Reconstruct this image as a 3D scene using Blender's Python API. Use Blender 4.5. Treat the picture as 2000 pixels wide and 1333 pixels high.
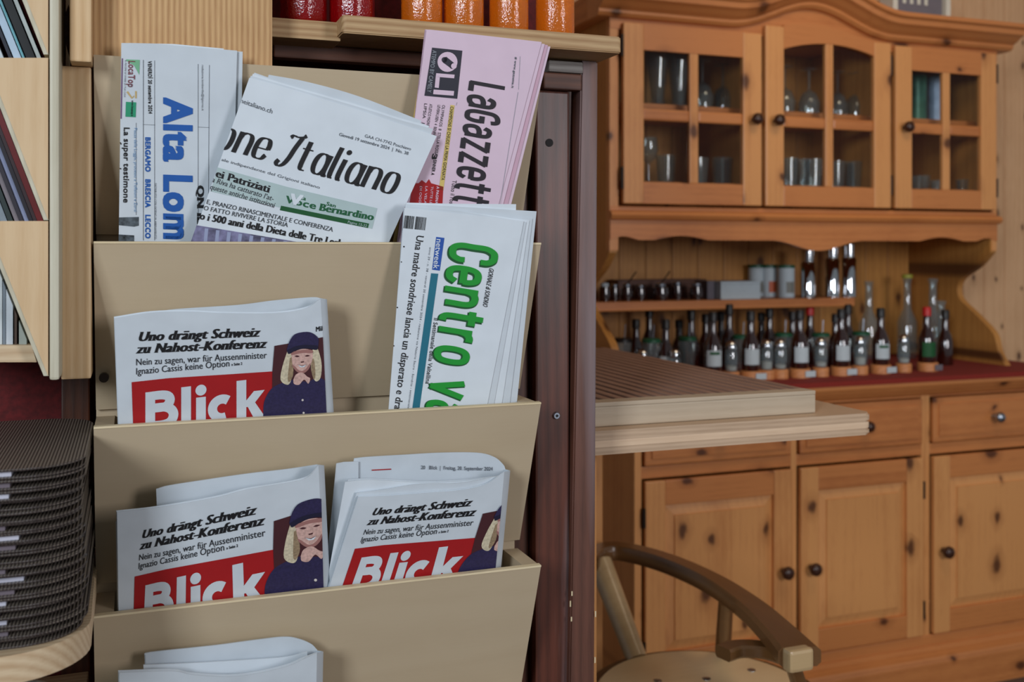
import bpy, bmesh, math, random
from mathutils import Vector, Matrix
random.seed(7)
S = bpy.context.scene
COL = S.collection
for o in list(bpy.data.objects): bpy.data.objects.remove(o)

# ------------------------------------------------------------------ camera, world, lights, exposure
ZC = 1.28                        # eye height above the floor
YAW = math.radians(20.3)
SN, CS = math.sin(YAW), math.cos(YAW)
HOR = 490.0                      # picture row of the horizon
cam = bpy.data.cameras.new('camera'); camo = bpy.data.objects.new('camera', cam); COL.objects.link(camo)
camo.location = (0, 0, ZC); camo.rotation_euler = (math.pi/2, 0, -YAW)
cam.sensor_width = 36; cam.lens = 36; cam.shift_y = -(666.5-HOR)/2000.0
cam.clip_start = .01
cam.dof.use_dof = True; cam.dof.focus_distance = 1.2; cam.dof.aperture_fstop = 5.6
S.camera = camo
w = bpy.data.worlds.new('world'); S.world = w; w.use_nodes = True
bg = w.node_tree.nodes['Background']; bg.inputs[0].default_value = (.62, .69, .74, 1); bg.inputs[1].default_value = .26
S.view_settings.view_transform = 'Standard'; S.view_settings.look = 'None'
S.view_settings.gamma = 1; S.view_settings.exposure = 0
S.view_settings.use_curve_mapping = False
def area(name, loc, target, sx, sy, power, color):
    l = bpy.data.lights.new(name, 'AREA'); l.shape = 'RECTANGLE'; l.size = sx; l.size_y = sy
    l.energy = power; l.color = color
    o = bpy.data.objects.new(name, l); COL.objects.link(o); o.location = loc
    o.rotation_euler = (Vector(target)-Vector(loc)).to_track_quat('-Z', 'Y').to_euler()
    return o
area('window_light', (-1.45, -1.1, 2.0), (.3, 1.2, 1.2), .55, .8, 46, (.86, .93, 1))
area('second_window_light', (1.9, -1.6, 1.75), (1.8, 2.4, 1.2), .8, 1.0, 38, (.97, .96, 1))
area('warm_ceiling_light', (1.7, 1.3, 2.6), (1.9, 2.2, 1.0), .7, .5, 6, (1, .80, .55))

# ------------------------------------------------------------------ geometry helpers
def P(px, py, Y):
    u = (px-1000)/2000; t = Y/(CS-SN*u)
    return Vector((t*(SN+CS*u), Y, ZC + t*(HOR-py)/2000))
def PX(px, Y): return P(px, 0, Y).x
def PZ(px, py, z):               # point on the horizontal plane z (absolute)
    u = (px-1000)/2000; t = (z-ZC)*2000/(HOR-py)
    return Vector((t*(SN+CS*u), t*(CS-SN*u), z))
def lin(c):
    c = c/255; return c/12.92 if c <= .04045 else ((c+.055)/1.055)**2.4
def rgb(t): return (lin(t[0]), lin(t[1]), lin(t[2]), 1)

def setp(o, label=None, cat=None, group=None, kind=None):
    if label: o['label'] = label
    if cat: o['category'] = cat
    if group: o['group'] = group
    if kind: o['kind'] = kind
    return o
def thing(name, label, cat, loc, group=None):
    o = bpy.data.objects.new(name, None); COL.objects.link(o); o.location = loc; o.empty_display_size = .05
    return setp(o, label, cat, group)
def attach(o, parent):
    if parent is not None:
        o.parent = parent
        if parent.type == 'EMPTY': o.location = -Vector(parent.location)
def mesh(name, vs, fs, mat, parent=None, smooth=False):
    me = bpy.data.meshes.new(name); me.from_pydata([tuple(v) for v in vs], [], fs); me.update()
    bm = bmesh.new(); bm.from_mesh(me); bmesh.ops.recalc_face_normals(bm, faces=bm.faces); bm.to_mesh(me); bm.free()
    if smooth:
        me.polygons.foreach_set('use_smooth', [True]*len(me.polygons))
        me.set_sharp_from_angle(angle=math.radians(38))
    if mat: me.materials.append(mat)
    o = bpy.data.objects.new(name, me); COL.objects.link(o); attach(o, parent)
    return o
def bmobj(name, bm, mat, parent=None, smooth=False):
    me = bpy.data.meshes.new(name); bmesh.ops.recalc_face_normals(bm, faces=bm.faces); bm.to_mesh(me); bm.free()
    if smooth:
        me.polygons.foreach_set('use_smooth', [True]*len(me.polygons))
        me.set_sharp_from_angle(angle=math.radians(38))
    if mat: me.materials.append(mat)
    o = bpy.data.objects.new(name, me); COL.objects.link(o); attach(o, parent)
    return o
def bbox(bm, x0, x1, y0, y1, z0, z1, bev=.0015):
    b = bmesh.new()
    r = bmesh.ops.create_cube(b, size=1)
    for v in b.verts: v.co = Vector(((x0+x1)/2+v.co.x*(x1-x0), (y0+y1)/2+v.co.y*(y1-y0), (z0+z1)/2+v.co.z*(z1-z0)))
    if bev: bmesh.ops.bevel(b, geom=b.edges[:], offset=min(bev, abs(x1-x0)*.4, abs(y1-y0)*.4, abs(z1-z0)*.4), segments=2, affect='EDGES', profile=.6)
    me = bpy.data.meshes.new('t'); b.to_mesh(me); b.free(); bm.from_mesh(me); bpy.data.meshes.remove(me)
def box(name, x0, x1, y0, y1, z0, z1, mat, parent=None, bev=.0015):
    bm = bmesh.new(); bbox(bm, x0, x1, y0, y1, z0, z1, bev); return bmobj(name, bm, mat, parent)
def prism(name, pts, y0, y1, mat, parent=None, bev=0, n=None):
    """pts = [(x,z)...] outline extruded from y0 to y1 (y may be callable of vertex)"""
    bm = bmesh.new()
    f = [bm.verts.new((x, y0, z)) for x, z in pts]; b = [bm.verts.new((x, y1, z)) for x, z in pts]
    bm.faces.new(f); bm.faces.new(b[::-1])
    for i in range(len(pts)):
        j = (i+1) % len(pts); bm.faces.new((f[i], b[i], b[j], f[j]))
    if bev: bmesh.ops.bevel(bm, geom=bm.edges[:], offset=bev, segments=2, affect='EDGES')
    return bmobj(name, bm, mat, parent)
def prismx(name, pts, x0, x1, mat, parent=None):
    """pts = [(y,z)...] outline extruded in x"""
    bm = bmesh.new()
    f = [bm.verts.new((x0, y, z)) for y, z in pts]; b = [bm.verts.new((x1, y, z)) for y, z in pts]
    bm.faces.new(f); bm.faces.new(b[::-1])
    for i in range(len(pts)):
        j = (i+1) % len(pts); bm.faces.new((f[i], b[i], b[j], f[j]))
    return bmobj(name, bm, mat, parent)
def prismz(name, pts, z0, z1, mat, parent=None, bev=0):
    bm = bmesh.new()
    f = [bm.verts.new((x, y, z0)) for x, y in pts]; b = [bm.verts.new((x, y, z1)) for x, y in pts]
    bm.faces.new(f); bm.faces.new(b[::-1])
    for i in range(len(pts)):
        j = (i+1) % len(pts); bm.faces.new((f[i], b[i], b[j], f[j]))
    if bev:
        es = [e for e in bm.edges if abs(e.verts[0].co.z-e.verts[1].co.z) < 1e-6]
        bmesh.ops.bevel(bm, geom=es, offset=bev, segments=3, affect='EDGES')
    return bmobj(name, bm, mat, parent, True)
def lathe(name, prof, c, mat, parent=None, n=24, a=1.0):
    """prof=[(r,z)]; closed solid of revolution round the vertical through c"""
    vs, fs = [], []
    m = len(prof)
    for k in range(n):
        t = 2*math.pi*k/n
        for r, z in prof: vs.append((c[0]+r*math.cos(t), c[1]+r*math.sin(t)*a, c[2]+z))
    for k in range(n):
        for i in range(m-1):
            a0, b0 = k*m+i, ((k+1) % n)*m+i
            fs.append((a0, b0, b0+1, a0+1))
    o = mesh(name, vs, fs, mat, parent)
    bm = bmesh.new(); bm.from_mesh(o.data); bmesh.ops.remove_doubles(bm, verts=bm.verts, dist=1e-6)
    bmesh.ops.recalc_face_normals(bm, faces=bm.faces); bm.to_mesh(o.data); bm.free()
    o.data.polygons.foreach_set('use_smooth', [True]*len(o.data.polygons)); o.data.set_sharp_from_angle(angle=math.radians(45))
    return o
def cyl(name, p0, p1, r, mat, parent=None, n=16, r1=None):
    p0, p1 = Vector(p0), Vector(p1); d = (p1-p0); L = d.length
    bm = bmesh.new(); bmesh.ops.create_cone(bm, cap_ends=True, segments=n, radius1=r, radius2=r if r1 is None else r1, depth=L)
    q = d.to_track_quat('Z', 'Y').to_matrix().to_4x4()
    bmesh.ops.transform(bm, matrix=Matrix.Translation((p0+p1)/2) @ q, verts=bm.verts)
    return bmobj(name, bm, mat, parent, True)
def ball(name, c, r, mat, parent=None, sc=(1, 1, 1), n=16):
    bm = bmesh.new(); bmesh.ops.create_uvsphere(bm, u_segments=n, v_segments=n//2+2, radius=r)
    bmesh.ops.transform(bm, matrix=Matrix.Translation(Vector(c)) @ Matrix.Diagonal((*sc, 1)), verts=bm.verts)
    return bmobj(name, bm, mat, parent, True)
def smoothpts(pts, n=8, closed=False):
    out = []; N = len(pts); pts = [Vector(p) for p in pts]
    rng = range(N if closed else N-1)
    for i in rng:
        p1, p2 = pts[i], pts[(i+1) % N]
        p0 = pts[(i-1) % N] if closed or i > 0 else p1*2-p2
        p3 = pts[(i+2) % N] if closed or i+2 < N else p2*2-p1
        for k in range(n):
            t = k/n
            out.append(.5*((2*p1)+(p2-p0)*t+(2*p0-5*p1+4*p2-p3)*t*t+(3*p1-p0-3*p2+p3)*t**3))
    if not closed: out.append(pts[-1])
    return out
def copy_tree(o, delta, parent=None):
    c = o.copy(); COL.objects.link(c)
    if parent is None: c.location = Vector(o.location)+Vector(delta)
    else: c.parent = parent
    for ch in list(o.children): copy_tree(ch, None, c)
    return c

# ------------------------------------------------------------------ materials
MC = {}
def nodes(name):
    m = bpy.data.materials.new(name); m.use_nodes = True; nt = m.node_tree
    return m, nt, nt.nodes['Principled BSDF']
def simple(name, col, rough=.6, metal=0, noise=0, nscale=60, spec=.5, bump=0, emit=0):
    if name in MC: return MC[name]
    m, nt, b = nodes(name); b.inputs['Roughness'].default_value = rough; b.inputs['Metallic'].default_value = metal
    b.inputs['Specular IOR Level'].default_value = spec
    c = rgb(col)
    tc = nt.nodes.new('ShaderNodeTexCoord'); nz = nt.nodes.new('ShaderNodeTexNoise'); nz.inputs['Scale'].default_value = nscale; nz.inputs['Detail'].default_value = 4
    nt.links.new(tc.outputs['Object'], nz.inputs['Vector'])
    rp = nt.nodes.new('ShaderNodeValToRGB'); n_ = max(noise, .03)
    rp.color_ramp.elements[0].color = (c[0]*(1-n_), c[1]*(1-n_), c[2]*(1-n_), 1); rp.color_ramp.elements[0].position = .3
    rp.color_ramp.elements[1].color = (min(1, c[0]*(1+n_)), min(1, c[1]*(1+n_)), min(1, c[2]*(1+n_)), 1); rp.color_ramp.elements[1].position = .7
    nt.links.new(nz.outputs['Fac'], rp.inputs['Fac']); nt.links.new(rp.outputs['Color'], b.inputs['Base Color'])
    if bump:
        bp = nt.nodes.new('ShaderNodeBump'); bp.inputs['Strength'].default_value = bump; bp.inputs['Distance'].default_value = .001
        nt.links.new(nz.outputs['Fac'], bp.inputs['Height']); nt.links.new(bp.outputs['Normal'], b.inputs['Normal'])
    MC[name] = m; return m
def wood(name, light, dark, axis='X', rings=26, knots=0, rough=.5, contrast=.5, knotcol=(70, 32, 14), fine=1.3, stain=None, stainfac=0, coat=0, kscale=5, stave=0):
    """procedural board: growth-ring bands and fibres along an axis, optional knots"""
    if name in MC: return MC[name]
    m, nt, b = nodes(name); N, L = nt.nodes, nt.links
    tc = N.new('ShaderNodeTexCoord'); oi = N.new('ShaderNodeObjectInfo')
    mul = N.new('ShaderNodeVectorMath'); mul.operation = 'SCALE'; mul.inputs[0].default_value = (3.1, 7.7, 5.3); L.new(oi.outputs['Random'], mul.inputs['Scale'])
    add = N.new('ShaderNodeVectorMath'); L.new(tc.outputs['Object'], add.inputs[0]); L.new(mul.outputs[0], add.inputs[1])
    mp = N.new('ShaderNodeMapping'); L.new(add.outputs[0], mp.inputs['Vector'])
    sc = [1, 1, 1]; sc['XYZ'.index(axis)] = .07; mp.inputs['Scale'].default_value = sc
    n1 = N.new('ShaderNodeTexNoise'); n1.inputs['Scale'].default_value = 7; n1.inputs['Detail'].default_value = 2; L.new(mp.outputs[0], n1.inputs['Vector'])
    sep = N.new('ShaderNodeSeparateXYZ'); L.new(add.outputs[0], sep.inputs[0]); oth = [i for i in range(3) if i != 'XYZ'.index(axis)]
    ac = N.new('ShaderNodeMath'); ac.operation = 'ADD'; L.new(sep.outputs[oth[0]], ac.inputs[0]); L.new(sep.outputs[oth[1]], ac.inputs[1])
    am = N.new('ShaderNodeMath'); am.operation = 'MULTIPLY'; am.inputs[1].default_value = rings*5.0; L.new(ac.outputs[0], am.inputs[0])
    k = N.new('ShaderNodeMath'); k.operation = 'MULTIPLY_ADD'; k.inputs[1].default_value = 12; L.new(n1.outputs['Fac'], k.inputs[0]); L.new(am.outputs[0], k.inputs[2])
    fr = N.new('ShaderNodeMath'); fr.operation = 'PINGPONG'; fr.inputs[1].default_value = 1; L.new(k.outputs[0], fr.inputs[0])
    n2 = N.new('ShaderNodeTexNoise'); n2.inputs['Scale'].default_value = 420; n2.inputs['Detail'].default_value = 3; L.new(mp.outputs[0], n2.inputs['Vector'])
    n3 = N.new('ShaderNodeTexNoise'); n3.inputs['Scale'].default_value = 7; n3.inputs['Detail'].default_value = 3; L.new(add.outputs[0], n3.inputs['Vector'])
    def mth(op, a, bb):
        q = N.new('ShaderNodeMath'); q.operation = op
        for i, v in ((0, a), (1, bb)):
            if isinstance(v, (int, float)): q.inputs[i].default_value = v
            else: L.new(v, q.inputs[i])
        return q.outputs[0]
    f = mth('MULTIPLY', fr.outputs[0], contrast)
    f = mth('ADD', f, mth('MULTIPLY', mth('SUBTRACT', n2.outputs['Fac'], .5), .55*fine))
    f = mth('ADD', f, mth('MULTIPLY', mth('SUBTRACT', n3.outputs['Fac'], .5), .7))
    if stave:
        fl = mth('FLOOR', mth('MULTIPLY', ac.outputs[0], stave), 0); wn = N.new('ShaderNodeTexWhiteNoise'); wn.noise_dimensions = '1D'; L.new(fl, wn.inputs['W'])
        f = mth('ADD', f, mth('MULTIPLY', mth('SUBTRACT', wn.outputs['Value'], .5), .45))
    f = mth('MAXIMUM', mth('MINIMUM', f, 1), 0)
    mx = N.new('ShaderNodeMix'); mx.data_type = 'RGBA'; mx.inputs[6].default_value = rgb(light); mx.inputs[7].default_value = rgb(dark); L.new(f, mx.inputs[0])
    out = mx.outputs[2]
    if knots:
        sp = N.new('ShaderNodeSeparateXYZ'); L.new(add.outputs[0], sp.inputs[0]); cb_ = N.new('ShaderNodeCombineXYZ'); L.new(sp.outputs[0], cb_.inputs[0]); L.new(sp.outputs[2], cb_.inputs[1])
        mk = N.new('ShaderNodeMapping'); L.new(cb_.outputs[0], mk.inputs['Vector'])
        s2 = [1, 1, 1]; s2[0 if axis == 'X' else 1] = .62; mk.inputs['Scale'].default_value = s2
        nd = N.new('ShaderNodeTexNoise'); nd.inputs['Scale'].default_value = 30; L.new(mk.outputs[0], nd.inputs['Vector'])
        av = N.new('ShaderNodeVectorMath'); av.operation = 'SCALE'; av.inputs['Scale'].default_value = .02; L.new(nd.outputs['Color'], av.inputs[0])
        a2 = N.new('ShaderNodeVectorMath'); L.new(mk.outputs[0], a2.inputs[0]); L.new(av.outputs[0], a2.inputs[1])
        vo = N.new('ShaderNodeTexVoronoi'); vo.voronoi_dimensions = '2D'; vo.inputs['Scale'].default_value = kscale; L.new(a2.outputs[0], vo.inputs['Vector'])
        rr = N.new('ShaderNodeValToRGB'); rr.color_ramp.elements[0].position = .045*knots; rr.color_ramp.elements[0].color = (1, 1, 1, 1)
        rr.color_ramp.elements[1].position = .105*knots; rr.color_ramp.elements[1].color = (0, 0, 0, 1)
        gr = N.new('ShaderNodeSeparateColor'); L.new(vo.outputs['Color'], gr.inputs[0])
        dist = mth('DIVIDE', vo.outputs['Distance'], mth('ADD', mth('MULTIPLY', gr.outputs[1], 1.1), .45))
        L.new(dist, rr.inputs['Fac'])
        hl = N.new('ShaderNodeMapRange'); hl.inputs['From Min'].default_value = .22*knots; hl.inputs['From Max'].default_value = .07*knots; L.new(dist, hl.inputs['Value'])
        gate = mth('GREATER_THAN', gr.outputs[0], .42)
        kf = mth('MULTIPLY', mth('MULTIPLY', rr.outputs['Color'], gate), .85)
        mh = N.new('ShaderNodeMix'); mh.data_type = 'RGBA'; L.new(mth('MULTIPLY', mth('MULTIPLY', hl.outputs[0], gate), .45), mh.inputs[0]); L.new(out, mh.inputs[6])
        mh.inputs[7].default_value = rgb(tuple(a*.85 for a in dark)); out = mh.outputs[2]
        m2 = N.new('ShaderNodeMix'); m2.data_type = 'RGBA'; L.new(kf, m2.inputs[0]); L.new(out, m2.inputs[6]); m2.inputs[7].default_value = rgb(knotcol)
        out = m2.outputs[2]
    if stain:
        n4 = N.new('ShaderNodeTexNoise'); n4.inputs['Scale'].default_value = 11; n4.inputs['Detail'].default_value = 6; L.new(mp.outputs[0], n4.inputs['Vector'])
        r4 = N.new('ShaderNodeValToRGB'); r4.color_ramp.elements[0].position = .50; r4.color_ramp.elements[1].position = .66; L.new(n4.outputs['Fac'], r4.inputs['Fac'])
        m3 = N.new('ShaderNodeMix'); m3.data_type = 'RGBA'; L.new(mth('MULTIPLY', r4.outputs['Color'], stainfac), m3.inputs[0]); L.new(out, m3.inputs[6]); m3.inputs[7].default_value = rgb(stain)
        out = m3.outputs[2]
    L.new(out, b.inputs['Base Color']); b.inputs['Roughness'].default_value = rough
    b.inputs['Coat Weight'].default_value = coat; b.inputs['Coat Roughness'].default_value = .25
    bp = N.new('ShaderNodeBump'); bp.inputs['Strength'].default_value = .25; bp.inputs['Distance'].default_value = .0006
    L.new(f, bp.inputs['Height']); L.new(bp.outputs['Normal'], b.inputs['Normal'])
    MC[name] = m; return m
def glass(name, tint=(230, 238, 240), rough=.03, body=.06, refl=1.0, bodycol=None):
    """thin clear glass: transparent body with a fresnel reflection and a faint tint"""
    if name in MC: return MC[name]
    m = bpy.data.materials.new(name); m.use_nodes = True; nt = m.node_tree; nt.nodes.clear(); N, L = nt.nodes, nt.links
    out = N.new('ShaderNodeOutputMaterial'); tr = N.new('ShaderNodeBsdfTransparent'); tr.inputs[0].default_value = rgb(tint)
    gl = N.new('ShaderNodeBsdfGlossy'); gl.inputs['Roughness'].default_value = rough; gl.inputs[0].default_value = (refl, refl, refl, 1)
    df = N.new('ShaderNodeBsdfDiffuse'); df.inputs[0].default_value = rgb(bodycol or (150, 160, 160))
    m1 = N.new('ShaderNodeMixShader'); m1.inputs[0].default_value = body; L.new(tr.outputs[0], m1.inputs[1]); L.new(df.outputs[0], m1.inputs[2])
    lw = N.new('ShaderNodeFresnel'); lw.inputs['IOR'].default_value = 1.5 if 'pane' in name else 2.0
    nz = N.new('ShaderNodeTexNoise'); nz.inputs['Scale'].default_value = 25; tc = N.new('ShaderNodeTexCoord'); L.new(tc.outputs['Object'], nz.inputs['Vector'])
    bp = N.new('ShaderNodeBump'); bp.inputs['Strength'].default_value = .05; bp.inputs['Distance'].default_value = .001; L.new(nz.outputs['Fac'], bp.inputs['Height'])
    L.new(bp.outputs[0], gl.inputs['Normal']); L.new(bp.outputs[0], lw.inputs['Normal'])
    ge = N.new('ShaderNodeNewGeometry'); inv = N.new('ShaderNodeMath'); inv.operation = 'SUBTRACT'; inv.inputs[0].default_value = 1; L.new(ge.outputs['Backfacing'], inv.inputs[1])
    fm = N.new('ShaderNodeMath'); fm.operation = 'MULTIPLY'; L.new(inv.outputs[0], fm.inputs[0]); L.new(lw.outputs[0], fm.inputs[1])
    m2 = N.new('ShaderNodeMixShader'); L.new(fm.outputs[0], m2.inputs[0]); L.new(m1.outputs[0], m2.inputs[1]); L.new(gl.outputs[0], m2.inputs[2])
    L.new(m2.outputs[0], out.inputs[0]); MC[name] = m; return m
def solidglass(name, col, rough=.05):
    if name in MC: return MC[name]
    m, nt, b = nodes(name); b.inputs['Roughness'].default_value = rough
    b.inputs['Specular IOR Level'].default_value = .8; b.inputs['Coat Weight'].default_value = 1; b.inputs['Coat Roughness'].default_value = .03
    b.inputs['Base Color'].default_value = rgb(col)
    tc = nt.nodes.new('ShaderNodeTexCoord'); nz = nt.nodes.new('ShaderNodeTexNoise'); nz.inputs['Scale'].default_value = 260
    nt.links.new(tc.outputs['Object'], nz.inputs['Vector'])
    bp = nt.nodes.new('ShaderNodeBump'); bp.inputs['Strength'].default_value = .25; bp.inputs['Distance'].default_value = .001
    nt.links.new(nz.outputs['Fac'], bp.inputs['Height']); nt.links.new(bp.outputs[0], b.inputs['Normal'])
    MC[name] = m; return m

def jam(name, col):
    m, nt, b = nodes(name); b.inputs['Base Color'].default_value = rgb(col); b.inputs['Roughness'].default_value = .08
    b.inputs['Transmission Weight'].default_value = .45; b.inputs['IOR'].default_value = 1.42
    b.inputs['Coat Weight'].default_value = 1; b.inputs['Coat Roughness'].default_value = .04
    tc = nt.nodes.new('ShaderNodeTexCoord'); nz = nt.nodes.new('ShaderNodeTexNoise'); nz.inputs['Scale'].default_value = 420
    nt.links.new(tc.outputs['Object'], nz.inputs['Vector'])
    bp = nt.nodes.new('ShaderNodeBump'); bp.inputs['Strength'].default_value = .35; bp.inputs['Distance'].default_value = .002
    nt.links.new(nz.outputs['Fac'], bp.inputs['Height']); nt.links.new(bp.outputs[0], b.inputs['Normal']); nt.links.new(bp.outputs[0], b.inputs['Coat Normal'])
    MC[name] = m; return m
H1, H2 = (204, 130, 72), (158, 86, 40)
M_hX = wood('hutch pine across', H1, H2, 'X', 16, 1.0, .42, .25, coat=.2, kscale=7.5, stave=9)
M_hZ = wood('hutch pine upright', (222, 156, 94), (178, 106, 54), 'Z', 16, 1.0, .42, .22, coat=.2, kscale=7.5, stave=13)
M_hZd = wood('hutch pine inside', (196, 138, 70), (150, 92, 40), 'Z', 16, 1.1, .5, .3, kscale=9)
M_hY = wood('hutch pine deep', H1, H2, 'Y', 18, 0, .45, .5)
M_wallp = wood('wall pine', (228, 184, 140), (196, 146, 102), 'Z', 16, .9, .5, .25, kscale=9)
M_rack = wood('rack plywood', (194, 175, 146), (178, 156, 126), 'X', 3, 0, .6, .2, fine=.4)
M_rackedge = wood('rack edge', (222, 204, 168), (196, 174, 134), 'X', 9, 0, .6, .5)
M_pine = wood('pale pine upright', (214, 182, 140), (190, 150, 102), 'Z', 40, 0, .55, .55)
M_pineg = wood('striped pine', (206, 166, 116), (160, 114, 68), 'Z', 62, 0, .55, .75)
M_ply = wood('pale ply', (214, 184, 144), (196, 160, 116), 'Z', 22, 0, .6, .4)
M_edge = wood('pale ply edge', (200, 194, 172), (172, 162, 136), 'Z', 30, 0, .5, .5)
M_shelf = wood('rough pine end grain', (190, 158, 116), (150, 112, 72), 'X', 50, 0, .65, .8)
M_dark = wood('old dark wood', (96, 50, 36), (56, 27, 19), 'Z', 30, .8, .42, .6, knotcol=(14, 8, 6), stain=(134, 136, 142), stainfac=.8)
M_darkp = wood('old dark wood brown', (92, 50, 30), (52, 26, 16), 'Z', 30, 0, .45, .6)
M_darkx = wood('old dark wood across', (98, 56, 36), (58, 30, 20), 'X', 30, 0, .55, .6)
M_darkx2 = wood('grey worn wood', (150, 145, 140), (92, 82, 78), 'X', 40, 0, .7, .6)
M_darkg = wood('greyed dark wood', (104, 64, 50), (66, 38, 28), 'Z', 30, .8, .5, .5, knotcol=(20, 12, 10), stain=(138, 128, 134), stainfac=.7)
M_table = wood('pale table pine', (214, 190, 156), (184, 152, 116), 'X', 40, 1.0, .5, .7, knotcol=(140, 96, 66))
M_tend = wood('end grain pine', (202, 172, 142), (168, 138, 110), 'X', 60, .8, .5, .6, knotcol=(140, 96, 66))
M_tlight = wood('pale pine layer', (226, 196, 164), (206, 172, 140), 'X', 30, 1.2, .5, .5, knotcol=(150, 106, 76))
M_board = wood('beech board', (190, 172, 148), (166, 146, 122), 'X', 30, 0, .55, .3)
M_rib = wood('ribbed board', (158, 126, 110), (120, 90, 76), 'Y', 30, 0, .55, .5)
M_groove = simple('groove brown', (56, 30, 20), .8)
M_chair = wood('varnished beech', (196, 166, 122), (166, 130, 88), 'X', 10, 0, .28, .15, coat=.6)
M_chaird = wood('dark varnished beech', (112, 76, 40), (78, 48, 22), 'Y', 10, 0, .3, .2, coat=.5)
M_paper = simple('newsprint', (204, 212, 219), .75, noise=.035, nscale=30, spec=.2, bump=.15)
M_paper2 = simple('newsprint white', (217, 225, 232), .7, noise=.02, nscale=30, spec=.2, bump=.1)
for m_ in (M_paper, M_paper2):
    nt = m_.node_tree; b_ = [n for n in nt.nodes if n.type == 'BUMP'][0]; b0 = nt.nodes.new('ShaderNodeBump'); nz = nt.nodes.new('ShaderNodeTexNoise')
    nz.inputs['Scale'].default_value = 14; nz.inputs['Detail'].default_value = 2
    nt.links.new([n for n in nt.nodes if n.type == 'TEX_COORD'][0].outputs['Object'], nz.inputs['Vector'])
    b0.inputs['Strength'].default_value = .5; b0.inputs['Distance'].default_value = .006; nt.links.new(nz.outputs['Fac'], b0.inputs['Height']); nt.links.new(b0.outputs[0], b_.inputs['Normal'])
M_pink = simple('pink newsprint', (222, 198, 214), .75, noise=.03, nscale=30, spec=.2, bump=.15)
M_ink = simple('black ink', (20, 20, 24), .6); M_ink2 = simple('grey ink', (92, 98, 106), .6); M_ink3 = simple('soft grey ink', (150, 156, 164), .6)
M_blue = simple('blue ink', (24, 88, 168), .6); M_lblue = simple('pale blue ink', (110, 150, 190), .6)
M_red = simple('red ink', (166, 16, 22), .6); M_green = simple('green ink', (22, 150, 48), .6); M_dgreen = simple('dark green ink', (16, 84, 40), .6)
M_gband = simple('grey green band', (176, 196, 196), .7); M_teal = simple('teal ink', (30, 112, 134), .6); M_yel = simple('yellow ink', (216, 190, 110), .6)
M_lgreen = simple('light green ink', (120, 180, 140), .6); M_purple = simple('violet ink', (112, 80, 120), .6); M_tan = simple('tan ink', (196, 168, 110), .6)
M_skin = simple('printed skin', (206, 168, 158), .6, noise=.22, nscale=350); M_hair = simple('printed blonde hair', (206, 194, 166), .6, noise=.22, nscale=350); M_navy = simple('printed navy cloth', (42, 36, 74), .6, noise=.22, nscale=350)
M_brownp = simple('printed dark brown', (70, 30, 36), .6); M_navy2 = simple('printed dark navy', (26, 24, 50), .6)
M_photo = simple('printed photo', (110, 108, 140), .6, noise=.6, nscale=90)
M_knob = simple('dark brown knob', (62, 34, 22), .3); M_iron = simple('dark iron', (52, 38, 30), .45, .6); M_chrome = simple('polished steel', (210, 212, 216), .06, 1)
M_steel = simple('screw steel', (170, 178, 190), .3, 1); M_red_cloth = simple('dark red cloth', (132, 32, 20), .85, noise=.15, nscale=300)
M_redwall = simple('dark red wall panel', (96, 18, 20), .8, noise=.35, nscale=120, bump=.3)
M_pane = glass('window pane', (250, 251, 250), .02, .002, .6)
M_glass = glass('clear glassware', (240, 245, 245), .04, .07, bodycol=(200, 212, 220))
M_amberg = solidglass('brown bottle glass', (44, 13, 7)); M_cap = simple('black cap', (24, 20, 20), .4); M_redcap = simple('red cap', (190, 30, 28), .4)
M_greenlid = simple('green lid', (24, 84, 56), .4); M_label = simple('white label', (190, 202, 208), .6); M_salt = simple('white salt', (214, 206, 200), .8)
M_orange = wood('cruet wood', (206, 138, 84), (176, 104, 58), 'X', 30, 0, .5, .5)
M_jamred = jam('red jelly', (170, 10, 16)); M_honey = jam('amber honey', (240, 128, 24))
M_white = simple('white plastic', (214, 210, 196), .5); M_black = simple('near black', (20, 14, 14), .7); M_greyc = simple('grey card', (110, 104, 112), .7)
M_mat = None

# ================================================================== SETTING
FL = 0.0
bm = bmesh.new(); bbox(bm, -3, 5, -2.5, 3.2, -.05, 0, 0)
setp(bmobj('floor', bm, wood('floor boards', (96, 84, 80), (64, 54, 50), 'X', 14, 0, .5, .5)), kind='structure')
YW = 2.96
wb = setp(box('wall_back', .3, 5, YW+.012, YW+.12, 0, 2.7, M_groove, None, 0), kind='structure')
x = .3; k = 0
base_pl = None
while x < 4.9:
    if base_pl is None:
        base_pl = box('plank', x+.001, x+.097, YW-.006, YW+.012, .002, 2.7, M_wallp, wb, .003)
    else:
        c = base_pl.copy(); COL.objects.link(c); c.location.x += (x-.3)
    x += .0985
setp(box('wall_left', -2.2, PX(1160, 1.262)-.004, 1.375, 1.44, 0, 2.7, M_redwall, None, 0), kind='structure')
setp(box('ceiling', -3, 5, 1.36, 3.1, 2.72, 2.8, M_wallp, None, 0), kind='structure')

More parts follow.
